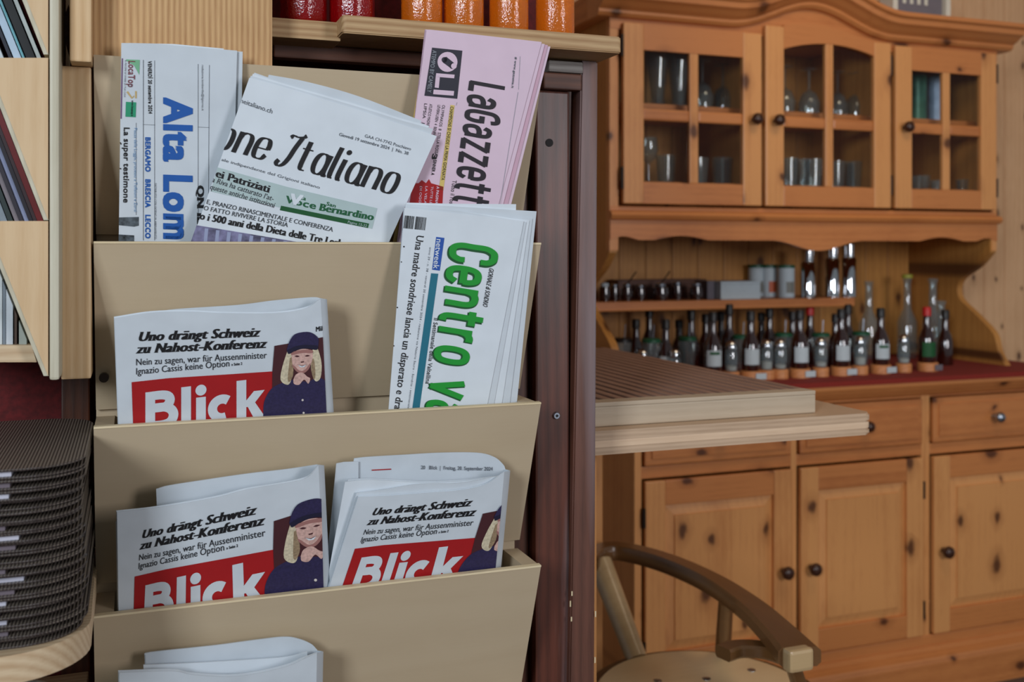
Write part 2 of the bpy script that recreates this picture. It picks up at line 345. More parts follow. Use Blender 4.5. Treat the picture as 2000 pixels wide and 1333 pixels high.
# ================================================================== HUTCH: upper unit
YU, YB, YK = 2.55, 2.40, 2.93
XL, XR = 1.229, 2.603
zr = lambda r: ZC+r
up = thing('hutch_top', 'honey pine glazed hutch top with three doors, standing on the sideboard', 'hutch', ((XL+XR)/2, 2.75, zr(-.364)))
def hump(x, amp=.074, xc=1.885, hw=.30):
    d = abs(x-xc)/hw
    return amp*(.5+.5*math.cos(math.pi*d))**1.15 if d < 1 else 0
ZCT = zr(-.364)
for side, x0, x1 in (('l', XL, XL+.022), ('r', XR-.022, XR)):
    pr = [(YU, zr(.66)), (YU, zr(-.005))]
    pts = smoothpts([(YU, zr(-.005), 0), (YU+.05, zr(-.05), 0), (YU+.13, zr(-.10), 0), (YU+.135, zr(-.155), 0), (YU+.06, zr(-.21), 0), (YU-.01, zr(-.265), 0), (YU-.03, zr(-.32), 0), (YU-.06, ZCT, 0)], 6)
    pr += [(p.x, p.y) for p in pts[1:]] + [(YK, ZCT), (YK, zr(.66))]
    prismx('side_panel', pr, x0, x1, M_hZd, up)
# back planks
x = XL+.022; n = 14; wd = (XR-XL-.044)/n
for i in range(n):
    box('plank', x+.0008, x+wd-.0008, YK-.012, YK, ZCT, zr(.66), M_hZd, up, .003); x += wd
box('top_board', XL, XR, YU, YK, zr(.655), zr(.675), M_hX, up)
box('cabinet_floor', XL+.022, XR-.022, YU+.02, YK-.012, zr(.172), zr(.195), M_hX, up)
box('inner_shelf', XL+.022, XR-.022, YU+.05, YK-.012, zr(.402), zr(.420), M_hX, up)
for xx in (1.713, 2.177): box('divider', xx-.01, xx+.01, YU+.02, YK-.012, zr(.196), zr(.655), M_hZd, up)
# front frame: stiles, frieze with raised centre, bottom rail with moulding
box('stile', XL-.001, XL+.026, YU-.003, YU+.02, zr(-.0), zr(.645), M_hZ, up)
box('stile', XR-.018, XR+.001, YU-.003, YU+.02, zr(-.0), zr(.645), M_hZ, up)
xs = [XL+.0+i*(XR-XL)/40 for i in range(41)]
prism('frieze', [(x, zr(.655)+hump(x)) for x in xs]+[(x, zr(.612)+hump(x)*.5) for x in xs[::-1]], YU-.004, YU+.018, M_hX, up)
box('bottom_rail', XL, XR, YU-.004, YU+.02, zr(.100), zr(.124), M_hX, up, .004)
prof = [(YU-.004, .112), (YU-.02, .108), (YU-.026, .098), (YU-.02, .088), (YU-.004, .084)]
prismx('rail_moulding', [(y, zr(z)) for y, z in prof], XL-.004, XR+.004, M_hX, up)
# scalloped apron
def apron(x):
    f = (x-XL)/(XR-XL); a = abs(f-.5)*2      # 0 centre 1 ends
    z = .030
    if a < .24: z -= .030*(.5+.5*math.cos(math.pi*a/.24))
    if .55 < a < .80: z += .012*math.sin(math.pi*(a-.55)/.25)
    if a > .88: z += .010*math.sin(math.pi*(a-.88)/.12)
    return z
xs = [XL+i*(XR-XL)/80 for i in range(81)]
prism('apron', [(x, zr(.088)) for x in xs]+[(x, zr(apron(x))) for x in xs[::-1]], YU-.006, YU+.014, M_hX, up)
# cornice sweep
pr = [(2.545, -.012), (2.53, -.010), (2.522, -.002), (2.522, .006), (2.506, .014), (2.492, .024), (2.478, .030), (2.474, .044), (2.462, .050), (2.462, .062), (2.60, .062), (2.60, -.012)]
xs = [XL-.045+i*(XR-XL+.09)/70 for i in range(71)]
vs = []; fs = []; m = len(pr)
for x in xs:
    for y, z in pr: vs.append((x, y, zr(.653)+hump(x)+z))
for i in range(70):
    for j in range(m): fs.append((i*m+j, i*m+(j+1) % m, (i+1)*m+(j+1) % m, (i+1)*m+j))
fs.append(tuple(range(m))); fs.append(tuple(range(70*m, 71*m)))
mesh('cornice', vs, fs, M_hX, up)
for x0, x1 in ((XL-.045, XL), (XR, XR+.045)): box('cornice_return', x0, x1, 2.60, YK, zr(.641), zr(.715), M_hY, up, .004)
def ring(name, x0, x1, z0, z1, a0, a1, b0, b1, y0, y1, m, parent):
    O = [(x0, z0), (x1, z0), (x1, z1), (x0, z1)]; I = [(a0, b0), (a1, b0), (a1, b1), (a0, b1)]
    vs = [(x, y0, z) for x, z in O+I]+[(x, y1, z) for x, z in O+I]; fs = []
    for i in range(4):
        j = (i+1) % 4; fs += [(i, j, j+4, i+4), (i+8, i+12, j+12, j+8), (i, i+8, j+8, j), (i+4, j+4, j+12, i+12)]
    return mesh(name, vs, fs, m, parent)
def knob(parent, x, y, z, r=.017, mat=None):
    pr = [(0, 0), (.007, 0), (.007, .010), (r*.75, .014), (r, .022), (r*.95, .030), (r*.6, .036), (0, .038)]
    o = lathe('knob', pr, (0, 0, 0), mat or M_knob, parent, 18)
    for v in o.data.vertices: v.co = Vector((x+v.co.x, y-v.co.z, z+v.co.y))
    return o
def hinge(parent, x, y, z, h=.045):
    return cyl('hinge', (x, y, z-h/2), (x, y, z+h/2), .0055, M_iron, parent, 10)
def glazed_door(x0, x1, arch, knobside):
    zb, zt = zr(.130), zr(.628); st = .062; y0, y1 = YU-.022, YU-.002
    d = ring('door', x0+.002, x1-.002, zb+.002, zt-.002, x0+st-.002, x1-st+.002, zr(.188), zr(.616) if arch else zr(.558), y0+.004, y1, M_hZ, up)
    for sx0, sx1 in ((x0, x0+st), (x1-st, x1)):
        zt2 = zt+(hump((sx0+sx1)/2)*.6+.003 if arch else 0)
        box('stile', sx0, sx1, y0, y1-.006, zb, zt2, M_hZ, d, .003)
    box('rail', x0+st, x1-st, y0+.001, y1-.006, zb, zr(.190), M_hX, d, .002)
    xs = [x0+st+i*(x1-x0-2*st)/24 for i in range(25)]
    xm = (x0+x1)/2; hw = (x1-x0)/2-st
    a = lambda x: (.026*max(0, math.cos(math.pi/2*abs(x-xm)/hw))**.8 if arch else 0)
    zp = .589 if arch else .556
    prism('rail', [(x, zt+(hump(x)*.6 if arch else 0)) for x in xs]+[(x, zr(zp)+a(x)) for x in xs[::-1]], y0+.001, y1-.006, M_hX, d)
    box('muntin', xm-.014, xm+.014, y0+.003, y1-.002, zr(.190), zr(zp)+a(xm)+.004, M_hZ, d, .003)
    for s in (-1, 1):
        xa, xb = (x0+st, xm-.014) if s < 0 else (xm+.014, x1-st)
        box('muntin', xa, xb, y0+.003, y1-.002, zr(.362), zr(.395), M_hX, d, .008)
        box('pane', xa-.003, xb+.003, y0+.012, y0+.014, zr(.188), zr(.364), M_pane, d, 0)
        xs2 = [xa+i*(xb-xa)/10 for i in range(11)]
        prism('pane', [(x, zr(zp)+a(x)+.002) for x in xs2]+[(x, zr(.393)) for x in xs2[::-1]], y0+.012, y0+.014, M_pane, d)
    kx = x1-.030 if knobside > 0 else x0+.030
    knob(d, kx, y0, zr(.378))
    hx = x0-.003 if knobside > 0 else x1+.003
    for hz in (.565, .20): hinge(d, hx, y0+.004, zr(hz), .06)
    return d
glazed_door(1.262, 1.706, False, 1)
glazed_door(1.720, 2.168, True, -1)
glazed_door(2.186, 2.584, False, -1)
# hanging shelf in the open part
SZ = -.150
box('open_shelf', XL+.022, PX(1662, 2.72), 2.70, YK-.012, zr(SZ-.028), zr(SZ), M_hX, up, .004)

# ================================================================== SIDEBOARD (base unit)
sb = thing('sideboard', 'honey pine sideboard with three drawers over three panelled doors', 'sideboard', ((XL+2.66)/2, 2.65, 0))
XBR = 2.70
box('top_board', XL-.03, XBR+.03, YB-.045, YK, zr(-.392), zr(-.366), M_hX, sb, .006)
prismx('top_moulding', [(YB+.0, zr(-.425)), (YB-.012, zr(-.42)), (YB-.028, zr(-.402)), (YB-.034, zr(-.392)), (YB+.02, zr(-.392)), (YB+.02, zr(-.425))], XL-.02, XBR+.02, M_hX, sb)
box('side_panel', XL, XL+.02, YB+.02, YK, .03, zr(-.392), M_hZ, sb)
box('side_panel', XBR-.02, XBR, YB+.02, YK, .03, zr(-.392), M_hZ, sb)
box('back_panel', XL+.02, XBR-.02, YK-.012, YK, .03, zr(-.392), M_hZd, sb, 0)
D = [(1.252, 1.712), (1.735, 2.166), (2.200, 2.655)]
for xa, xb in ((XL, 1.250), (1.714, 1.733), (2.168, 2.198), (2.657, XBR)): box('stile', xa, xb, YB, YB+.02, .10, zr(-.425), M_hZ, sb, .002)
for i, (xa, xb) in enumerate(D):
    box('rail', xa-.002, xb+.002, YB+.001, YB+.02, zr(-.600), zr(-.568), M_hX, sb, .002)
    box('rail', xa-.002, xb+.002, YB+.001, YB+.02, zr(-.430), zr(-.418), M_hX, sb, 0)
    d = box('drawer', xa+.003, xb-.003, YB-.010, YB+.010, zr(-.565), zr(-.433), M_hX, sb, .004)
    box('drawer_face', xa+.022, xb-.022, YB-.014, YB-.0095, zr(-.547), zr(-.451), M_hX, d, .004)
    knob(d, (xa+xb)/2+.0, YB-.014, zr(-.498), .016, M_steel if i == 2 else M_knob)
    # door
    zb, zt = zr(-1.125), zr(-.605); st = .062; y0, y1 = YB-.014, YB+.006
    d = ring('door', xa+.005, xb-.005, zb+.002, zt-.002, xa+st-.002, xb-st+.002, zb+.064, zt-.064, y0+.006, y1, M_hZ, sb)
    for sx0, sx1 in ((xa+.003, xa+st), (xb-st, xb-.003)): box('stile', sx0, sx1, y0, y1-.004, zb, zt, M_hZ, d, .003)
    for z0_, z1_ in ((zb, zb+.066), (zt-.066, zt)): box('rail', xa+st, xb-st, y0+.001, y1-.004, z0_, z1_, M_hX, d, .003)
    # raised panel with bevelled border
    px0, px1, pz0, pz1 = xa+st, xb-st, zb+.066, zt-.066; q = .028
    vs = [(px0, y0+.012, pz0), (px1, y0+.012, pz0), (px1, y0+.012, pz1), (px0, y0+.012, pz1),
          (px0+q, y0+.006, pz0+q), (px1-q, y0+.006, pz0+q), (px1-q, y0+.006, pz1-q), (px0+q, y0+.006, pz1-q),
          (px0+q+.001, y0+.002, pz0+q+.001), (px1-q-.001, y0+.002, pz0+q+.001), (px1-q-.001, y0+.002, pz1-q-.001), (px0+q+.001, y0+.002, pz1-q-.001),
          (px0, y1, pz0), (px1, y1, pz0), (px1, y1, pz1), (px0, y1, pz1)]
    fs = [(0, 1, 5, 4), (1, 2, 6, 5), (2, 3, 7, 6), (3, 0, 4, 7), (4, 5, 9, 8), (5, 6, 10, 9), (6, 7, 11, 10), (7, 4, 8, 11), (8, 9, 10, 11),
          (12, 13, 14, 15), (0, 12, 13, 1), (1, 13, 14, 2), (2, 14, 15, 3), (3, 15, 12, 0)]
    mesh('panel', vs, fs, M_hZ, d)
    ks = 1 if i == 0 else -1
    knob(d, xb-.034 if ks > 0 else xa+.034, y0, zr(-.882), .018)
    for hz in (-.70, -1.05): hinge(d, xa+.0 if ks > 0 else xb-.0, y0+.004, zr(hz), .05)
box('bottom_rail', XL, XBR, YB-.004, YB+.02, zr(-1.165), zr(-1.130), M_hX, sb, .004)
prismx('plinth', [(YB-.008, zr(-1.160)), (YB-.020, zr(-1.170)), (YB-.040, zr(-1.180)), (YB-.046, zr(-1.195)), (YB-.050, .0), (YB+.02, 0), (YB+.02, zr(-1.160))], XL-.03, XBR+.03, M_hX, sb)
# red runner on the counter
rn = mesh('runner', *(lambda X0, X1, Y0, Y1, z, t: ([(X0, Y0, z), (X1, Y0, z), (X1, Y1, z), (X0, Y1, z), (X0, Y0, z+t), (X1, Y0, z+t), (X1, Y1, z+t), (X0, Y1, z+t),
     (X0, Y0-.004, z+t), (X1, Y0-.004, z+t), (X0, Y0-.004, z-.012), (X1, Y0-.004, z-.012), (X0, Y0, z-.012), (X1, Y0, z-.012)],
     [(0, 3, 2, 1), (4, 5, 6, 7), (1, 2, 6, 5), (2, 3, 7, 6), (3, 0, 4, 7), (4, 8, 9, 5), (8, 10, 11, 9), (10, 12, 13, 11), (12, 0, 1, 13), (0, 12, 10, 8, 4), (1, 5, 9, 11, 13)]))(XL+.035, XBR+.025, YB-.0465, YK-.02, zr(-.3655), .002), M_red_cloth)
setp(rn, 'dark red cloth runner covering the sideboard counter', 'cloth')

# ================================================================== GLASSES in the cabinet
def tumbler(c, r, h, label, group, name='tumbler', inv=False):
    pr = [(0, 0), (r*.82, 0), (r, h), (r*.95, h), (r*.79, .006), (0, .006)]
    o = lathe(name, pr, c, M_glass, None, 20)
    setp(o, label, 'glass', group); return o
def goblet(c, h, r, label, group, inv=True):
    pr = [(0, 0), (r*.8, .001), (r*.8, .003), (.004, .008), (.004, h*.42), (r*.7, h*.52), (r, h*.72), (r*.85, h), (r*.80, h), (r*.94, h*.72), (r*.6, h*.54), (0, h*.46)]
    if inv: pr = [(a, h-b) for a, b in pr]
    o = lathe('wine_glass', pr, c, M_glass, None, 20)
    setp(o, label, 'glass', group); return o
zS, zF = zr(.4203), zr(.1953)
def at(px, Y): return PX(px, Y)
G1 = 'upturned wine glasses behind the upper panes'
for px, Y, lb in ((1372, 2.68, 'upturned wine glass, left one behind the upper right pane of the left door'), (1412, 2.72, 'upturned wine glass, right one behind the upper right pane of the left door'),
              (1532, 2.68, 'upturned wine glass at the left behind the upper left pane of the arched door'), (1580, 2.69, 'upturned wine glass at the right behind the upper left pane of the arched door'),
              (1636, 2.70, 'upturned wine glass behind the upper right pane of the arched door, left'), (1672, 2.70, 'upturned wine glass behind the upper right pane of the arched door, right'),
              (1900, 2.72, 'upturned wine glass in the dark upper right pane of the right-hand door')):
    goblet((at(px, Y), Y, zS), .15, .034, lb, G1)
for px, Y, lb in ((1284, 2.68, 'tall flared beer glass, left one in the upper left pane of the left door'), (1325, 2.70, 'tall flared beer glass, right one in the upper left pane of the left door')):
    pr = [(0, 0), (.026, 0), (.020, .03), (.030, .11), (.040, .185), (.037, .185), (.027, .11), (.017, .03), (0, .015)]
    setp(lathe('beer_glass', pr, (at(px, Y), Y, zS), M_glass, None, 20), lb, 'glass', 'tall beer glasses')
G2 = 'tumblers on the cabinet floor'
for px, Y, r, h, lb in ((1300, 2.66, .030, .085, 'tumbler beside the stemmed glass in the lower left pane of the left door'), (1362, 2.66, .034, .080, 'wide tumbler at the left of the lower right pane of the left door'),
                    (1410, 2.67, .032, .085, 'tumbler at the right of the lower right pane of the left door'), (1540, 2.66, .030, .090, 'tumbler at the far left behind the arched door'),
                    (1565, 2.70, .028, .092, 'second tumbler from the left behind the arched door'), (1588, 2.66, .029, .090, 'bright tumbler beside the middle bar of the arched door'),
                    (1632, 2.66, .030, .085, 'left tumbler in the lower right pane of the arched door'), (1666, 2.68, .030, .088, 'right tumbler in the lower right pane of the arched door'),
                    (1795, 2.68, .036, .050, 'low glass bowl in the lower left pane of the right-hand door'), (1830, 2.66, .022, .035, 'tiny glass beside the low bowl behind the right-hand door'),
                    (1880, 2.66, .022, .040, 'tiny glass in the lower right pane of the right-hand door')):
    tumbler((at(px, Y), Y, zF), r, h, lb, G2)
goblet((at(1266, 2.66), 2.66, zF), .135, .03, 'stemmed glass standing upright in the lower left pane of the left door', 'stemmed glasses', False)
for px, col, lb, nm in ((1793, (96, 150, 130), 'green cylindrical tin behind the upper left pane of the right-hand door', 'tin_g'), (1828, (140, 158, 184), 'pale blue cylindrical tin behind the upper left pane of the right-hand door', 'tin_b')):
    t = thing('tin', lb, 'tin', (at(px, 2.68), 2.68, zS), 'tins in the hutch')
    mt = simple('painted tin '+nm, col, .35, .2, noise=.25, nscale=30)
    r = .026
    lathe('body', [(0, 0), (r, 0), (r, .135), (0, .135)], (at(px, 2.68), 2.68, zS), mt, t)
    lathe('lid', [(0, .1352), (r+.001, .1352), (r+.001, .15), (r-.004, .154), (0, .154)], (at(px, 2.68), 2.68, zS), mt, t)

# items on the open shelf
zO = zr(SZ)
def shelf_x(px, Y=2.78): return PX(px, Y)
for px, lb, r, h, Y in ((1181, 'small dark jar with white cap at the left end of the open shelf', .018, .055, 2.76), (1200, 'small dark glass jar with steel lid, second from the left on the open shelf', .016, .05, 2.80),
                 (1224, 'small dark glass jar with steel lid, third from the left on the open shelf', .018, .052, 2.77), (1250, 'squat dark jar with steel lid, fourth from the left on the open shelf', .022, .047, 2.80),
                 (1290, 'round dark sugar bowl with steel lid in the middle of the open shelf', .026, .052, 2.77), (1322, 'dark glass sugar shaker right of the round sugar bowl', .020, .055, 2.79),
                 (1360, 'dark glass jar with a shiny lid left of the white box', .022, .052, 2.76)):
    X = shelf_x(px, Y)
    t = thing('sugar_jar', lb, 'jar', (X, Y, zO), 'small jars on the open shelf')
    lathe('body', [(0, 0), (r*.9, 0), (r, h*.3), (r*.85, h*.75), (r*.6, h*.8), (0, h*.8)], (X, Y, zO), M_amberg, t, 16)
    lathe('lid', [(0, h*.8001), (r*.65, h*.8001), (r*.68, h*.95), (r*.3, h), (0, h*1.02)], (X, Y, zO), M_steel if px != 1181 else M_label, t, 16)
    if px in (1224, 1290): cyl('spoon', (X, Y, zO+h*.9), (X+.03, Y-.004, zO+h+.035), .0022, M_iron, t, 8)
t = thing('cutlery_tray', 'low dark brown wooden tray behind the small jars on the shelf', 'tray', (shelf_x(1280, 2.86), 2.86, zO))
bm = bmesh.new(); X0, X1 = shelf_x(1200, 2.86), shelf_x(1372, 2.86)
bm.free(); box('tray_bottom', X0, X1, 2.835, 2.905, zO, zO+.006, M_darkx, t)
for a_ in ((X0, X1, 2.835, 2.841), (X0, X1, 2.899, 2.905), (X0, X0+.006, 2.8412, 2.8988), (X1-.006, X1, 2.8412, 2.8988)): box('tray_side', *a_, zO+.0062, zO+.06, M_darkx, t)
X0, X1 = shelf_x(1408, 2.73), shelf_x(1485, 2.73)
t = thing('card_box', 'white rectangular box lying on the open shelf', 'box', ((X0+X1)/2, 2.78, zO))
box('box_body', X0, X1, 2.73, 2.84, zO, zO+.046, M_label, t); box('box_lid', X0-.001, X1+.001, 2.729, 2.841, zO+.0462, zO+.055, M_label, t)
setp(box('grey_box', shelf_x(1385, 2.75), X0-.004, 2.76, 2.86, zO, zO+.056, M_greyc, None), 'dull grey box squeezed against the left side of the white box', 'box')
for px, Y, lb in ((1477, 2.88, 'white tin with green lid, left one, half behind the white box'), (1502, 2.86, 'white tin with orange picture and green lid, middle one on the shelf'), (1536, 2.80, 'white tin with green lid, right one beside the steel flasks')):
    X = shelf_x(px, Y); r = .0255
    t = thing('tin', lb, 'tin', (X, Y, zO), 'white tins on the open shelf')
    lathe('body', [(0, 0), (r, 0), (r, .094), (0, .094)], (X, Y, zO), M_label, t)
    lathe('lid', [(0, .0942), (r+.0015, .0942), (r+.0015, .104), (0, .105)], (X, Y, zO), M_greenlid, t)
    a = [math.radians(-125+i*8) for i in range(9)]; rr = r+.0006
    mesh('printed_picture', [(X+rr*math.cos(q), Y+rr*math.sin(q), zO+zz) for q in a for zz in (.014, .050)], [(2*i, 2*i+2, 2*i+3, 2*i+1) for i in range(8)],
         simple('orange print', (190, 90, 50), .5) if px == 1502 else simple('dull print', (128, 128, 120), .5), t)
for px, Y, h, lb, hh in ((1578, 2.77, .150, 'tall polished steel flask, left one of three on the shelf', 1), (1625, 2.77, .165, 'tall polished steel flask, middle one of three on the shelf', 1), (1658, 2.755, .170, 'tall polished steel flask at the right end of the shelf', 1)):
    X = shelf_x(px, Y); r = .023
    t = thing('steel_flask', lb, 'flask', (X, Y, zO), 'steel flasks on the open shelf')
    lathe('body', [(0, 0), (r, 0), (r, h*.72), (r*.8, h*.76), (0, h*.76)], (X, Y, zO), M_chrome, t)
    lathe('cap', [(0, h*.7602), (r*.82, h*.7602), (r*.82, h), (r*.7, h*1.01), (0, h*1.01)], (X, Y, zO), M_chrome, t)

# ------------------------------------------------------------------ cruets and bottles on the counter
zK = zr(-.3633)
BOT = [(0, 0), (.0235, 0), (.0245, .004), (.0245, .070), (.020, .085), (.0115, .105), (.0105, .140), (0, .140)]
def sauce_bottle(px, Y, z, lb, cap=None, labelm=None, h=1.0, strip=None):
    X = PX(px, Y)
    t = thing('sauce_bottle', lb, 'bottle', (X, Y, z), 'brown sauce bottles on the counter')
    lathe('body', [(r, q*h) for r, q in BOT], (X, Y, z), M_amberg, t, 20)
    lathe('cap', [(0, .1402*h), (.0125, .1402*h), (.0125, .163*h), (.010, .167*h), (0, .167*h)], (X, Y, z), cap or M_cap, t, 16)
    if labelm is not None:
        a = [math.radians(-160+i*11) for i in range(11)]; rr = .0252
        l = mesh('label', [(X+rr*math.cos(q), Y+rr*math.sin(q), z+zz) for q in a for zz in (.018*h, .062*h)], [(2*i, 2*i+2, 2*i+3, 2*i+1) for i in range(10)], labelm, t, True)
        if strip: mesh('label_strip', [(X+(rr+.0004)*math.cos(q), Y+(rr+.0004)*math.sin(q), z+zz) for q in a[2:9] for zz in (.050*h, .058*h)], [(2*i, 2*i+2, 2*i+3, 2*i+1) for i in range(6)], strip, l, True)
    return t
def shaker(px, Y, z, lb, fill=.02, lid=None):
    X = PX(px, Y)
    t = thing('glass_shaker', lb, 'shaker', (X, Y, z), 'glass shakers on the counter')
    lathe('glass', [(0, 0), (.017, 0), (.019, .02), (.018, .055), (.015, .062), (.014, .062), (.016, .05), (.017, .02), (.015, .003), (0, .003)], (X, Y, z), M_glass, t, 18)
    if fill: lathe('salt', [(0, .0032), (.0145, .0032), (.0155, fill), (0, fill+.003)], (X, Y, z), M_salt, t, 16)
    lathe('lid', [(.0, .0622), (.0158, .0622), (.0165, .068), (.013, .080), (.006, .085), (0, .086)], (X, Y, z), lid or M_chrome, t, 18)
    return t
def oil_jar(px, Y, z, lb, lidm):
    X = PX(px, Y)
    t = thing('glass_jar', lb, 'jar', (X, Y, z), 'glass jars with lids at the back of the counter')
    lathe('glass', [(0, 0), (.020, 0), (.022, .02), (.026, .085), (.027, .10), (.025, .10), (.0245, .085), (.020, .02), (0, .004)], (X, Y, z), M_glass, t, 20)
    lathe('lid', [(0, .1002), (.0275, .1002), (.0275, .108), (.024, .111), (0, .112)], (X, Y, z), lidm, t, 20)
    cyl('spoon', (X+.006, Y, z+.10), (X+.009, Y, z+.150), .0016, M_steel, t, 8)
    return t
sets = [(1392, 1428, None, M_label, M_dgreen, 'with green label strip, leftmost of the front row'),
        (1466, 1497, 1524, M_label, None, 'with narrow label, second in front row'),
        (1562, 1603, None, M_label, None, 'with plain pale label, third in the front row'),
        (1643, 1680, None, M_label, None, 'with plain pale label, fourth in the front row'),
        (1720, 1765, None, M_label, M_dgreen, 'with green strip on the label, fifth in the front row')]
nm = ['leftmost', 'second', 'third', 'fourth', 'fifth']
Yf = 2.47
for i, (a, b, c, lm, strp, txt) in enumerate(sets):
    xa, xb = PX(a, Yf)-.030, PX(c or b, Yf)+.024
    t = thing('cruet_stand', nm[i]+' wooden cruet stand from the left on the counter front', 'cruet stand', ((xa+xb)/2, Yf, zK), 'wooden cruet stands')
    n0 = xa
    pts = []
    for cx, r in [(PX(q, Yf), .030 if j == 0 else .023) for j, q in enumerate([a, b]+([c] if c else []))]:
        o = lathe('stand_block', [(0, 0), (r, 0), (r, .024), (r-.002, .026), (0, .026)], (cx, Yf, zK), M_orange, t, 24)
    box('price_tag', PX(a, Yf)-.004, PX(a, Yf)+.030, Yf-.0335, Yf-.0315, zK+.004, zK+.021, M_label, t, 0)
    sauce_bottle(a, Yf, zK+.0262, 'brown sauce bottle '+txt, None, lm, 1.0, strp)
    shaker(b, Yf, zK+.0262, 'glass salt shaker right of the '+nm[i]+' sauce bottle of the front row', .022 if i % 2 else .014)
    if c: shaker(c, Yf, zK+.0262, 'extra glass shaker closing the second cruet stand', .012)
t = thing('cruet_stand', 'wooden cruet stand at the right end holding the red-capped bottle', 'cruet stand', (PX(1812, 2.47), 2.47, zK), 'wooden cruet stands')
lathe('stand_block', [(0, 0), (.030, 0), (.030, .024), (.028, .026), (0, .026)], (PX(1812, 2.47), 2.47, zK), M_orange, t)
box('price_tag', PX(1812, Yf)-.002, PX(1812, Yf)+.026, Yf-.0335, Yf-.0315, zK+.004, zK+.021, M_greyc, t, 0)
sauce_bottle(1810, 2.47, zK+.0262, 'dark sauce bottle with bright red cap and green label', M_redcap, M_dgreen, 1.0)
for px, Y, h, lb in ((1300, 2.60, 1.0, 'brown bottle nearest the ribbed board, left part of the counter'), (1242, 2.74, .95, 'brown bottle at the far left of the back row'), (1268, 2.80, 1.15, 'tall brown bottle near the left end of the back row'),
                 (1350, 2.72, 1.1, 'brown bottle of the back row left of the leftmost cruet stand'), (1326, 2.78, .9, 'low brown bottle half hidden in the back row'), (1378, 2.78, 1.0, 'brown bottle behind the leftmost labelled sauce bottle'),
                 (1408, 2.76, 1.05, 'brown bottle between the first two cruet stands'), (1424, 2.70, 1.2, 'tallest brown bottle behind the leftmost salt shaker'), (1503, 2.74, 1.1, 'brown bottle behind the second cruet stand'),
                 (1487, 2.78, 1.0, 'brown bottle just behind the narrow-labelled sauce bottle'), (1548, 2.68, 1.05, 'brown bottle behind the third cruet stand'), (1632, 2.64, 1.0, 'brown bottle left behind the fourth cruet stand'), (1656, 2.70, 1.15, 'tall brown bottle right behind the fourth cruet stand')):
    sauce_bottle(px, Y, zK, lb, None, M_label if px == 1300 else None, h)
sauce_bottle(1582, 2.74, zK, 'dark bottle with dull red cap in the back row', M_redcap, None, 1.12)
for px, Y, lb, ld in ((1216, 2.66, 'glass jar with black lid at the left end of the counter', M_cap), (1272, 2.62, 'glass jar with green lid beside the leftmost bottles', M_greenlid), (1342, 2.64, 'glass jar with green lid left of the first cruet stand', M_greenlid),
                  (1448, 2.64, 'glass jar with green lid between first and second cruet stands', M_greenlid), (1530, 2.66, 'glass jar with green lid right behind the second cruet stand', M_greenlid),
                  (1603, 2.62, 'glass jar with green lid right behind the third salt shaker', M_greenlid), (1682, 2.62, 'glass jar with green lid right behind the fourth salt shaker', M_greenlid)):
    oil_jar(px, Y, zK, lb, ld)
shaker(1255, 2.58, zK, 'glass shaker by the left bottles above the ribbed board', .01); shaker(1318, 2.56, zK, 'glass shaker right of the bottle nearest the ribbed board', .01)
for px, Y, h, lb, cm in ((1697, 2.82, .26, 'tall clear glass carafe left of the yellow-topped one', None), (1772, 2.80, .27, 'tall clear glass carafe with yellow-green stopper', simple('yellow stopper', (170, 168, 60), .5)),
                     (1822, 2.72, .27, 'tall clear glass carafe at the right end of the counter', None), (1838, 2.64, .20, 'short clear glass carafe at the right end of the counter', None)):
    X = PX(px, Y)
    t = thing('carafe', lb, 'carafe', (X, Y, zK), 'clear glass carafes')
    lathe('glass', [(0, 0), (.030, 0), (.034, .02), (.034, h*.45), (.014, h*.62), (.012, h*.92), (.017, h), (.015, h), (.010, h*.92), (.012, h*.62), (.031, h*.45), (.030, .02), (0, .006)], (X, Y, zK), M_glass, t, 24)
    if cm: lathe('stopper', [(.0, h+.0005), (.0175, h+.0005), (.0175, h+.012), (0, h+.014)], (X, Y, zK), cm, t)
sauce_bottle(1846, 2.58, zK, 'plain black bottle right of the red-capped one', None, None, 1.05)

# white tray and dark box on top of the hutch
t = thing('plastic_tray', 'cream plastic tray with a dark panel on top of the hutch', 'tray', (PX(1798, 2.62), 2.62, zr(.716)))
a, b = PX(1740, 2.55), PX(1852, 2.55)
zz = zr(.718)
def fr(name, x0, x1, z0, z1, y0, y1, m): return box(name, x0, x1, y0, y1, z0, z1, m, t, .004)
ring('frame', a, b, zz, zz+.15, a+.018, b-.018, zz+.016, zz+.134, 2.54, 2.60, M_white, t)
pn = box('panel', a+.019, b-.019, 2.556, 2.565, zz+.018, zz+.132, M_greyc, t, 0)
pn2 = [box('panel_mark', a+.05+i*.028, a+.062+i*.028, 2.5545, 2.5558, zz+.05, zz+.07, M_white, pn, 0) for i in range(4)]
setp(box('dark_box', PX(1640, 2.7), PX(1735, 2.7)-.01, 2.66, 2.80, zr(.716), zr(.80), M_black, None), 'black box on top of the hutch left of the cream tray', 'box')

# ================================================================== TABLE with ribbed board
TY0, TY1 = 1.37, 2.21; TX0, TX1 = .60, PX(1705, 1.37)
tb = thing('side_table', 'pale pine table top on posts in front of the sideboard', 'table', ((TX0+TX1)/2, 1.8, 0))
def rrect(x0, x1, y0, y1, r, n=6, corners=(1, 1, 1, 1)):
    pts = []
    for (cx, cy, a0, on) in ((x0+r, y0+r, 180, corners[0]), (x1-r, y0+r, 270, corners[1]), (x1-r, y1-r, 0, corners[2]), (x0+r, y1-r, 90, corners[3])):
        if on:
            for k in range(n+1):
                q = math.radians(a0+90*k/n); pts.append((cx+r*math.cos(q), cy+r*math.sin(q)))
        else: pts.append((x0 if cx < (x0+x1)/2 else x1, y0 if cy < (y0+y1)/2 else y1))
    return pts
prismz('table_top', rrect(TX0, TX1, TY0, TY1, .014), zr(-.2805), zr(-.266), M_tend, tb, .003)
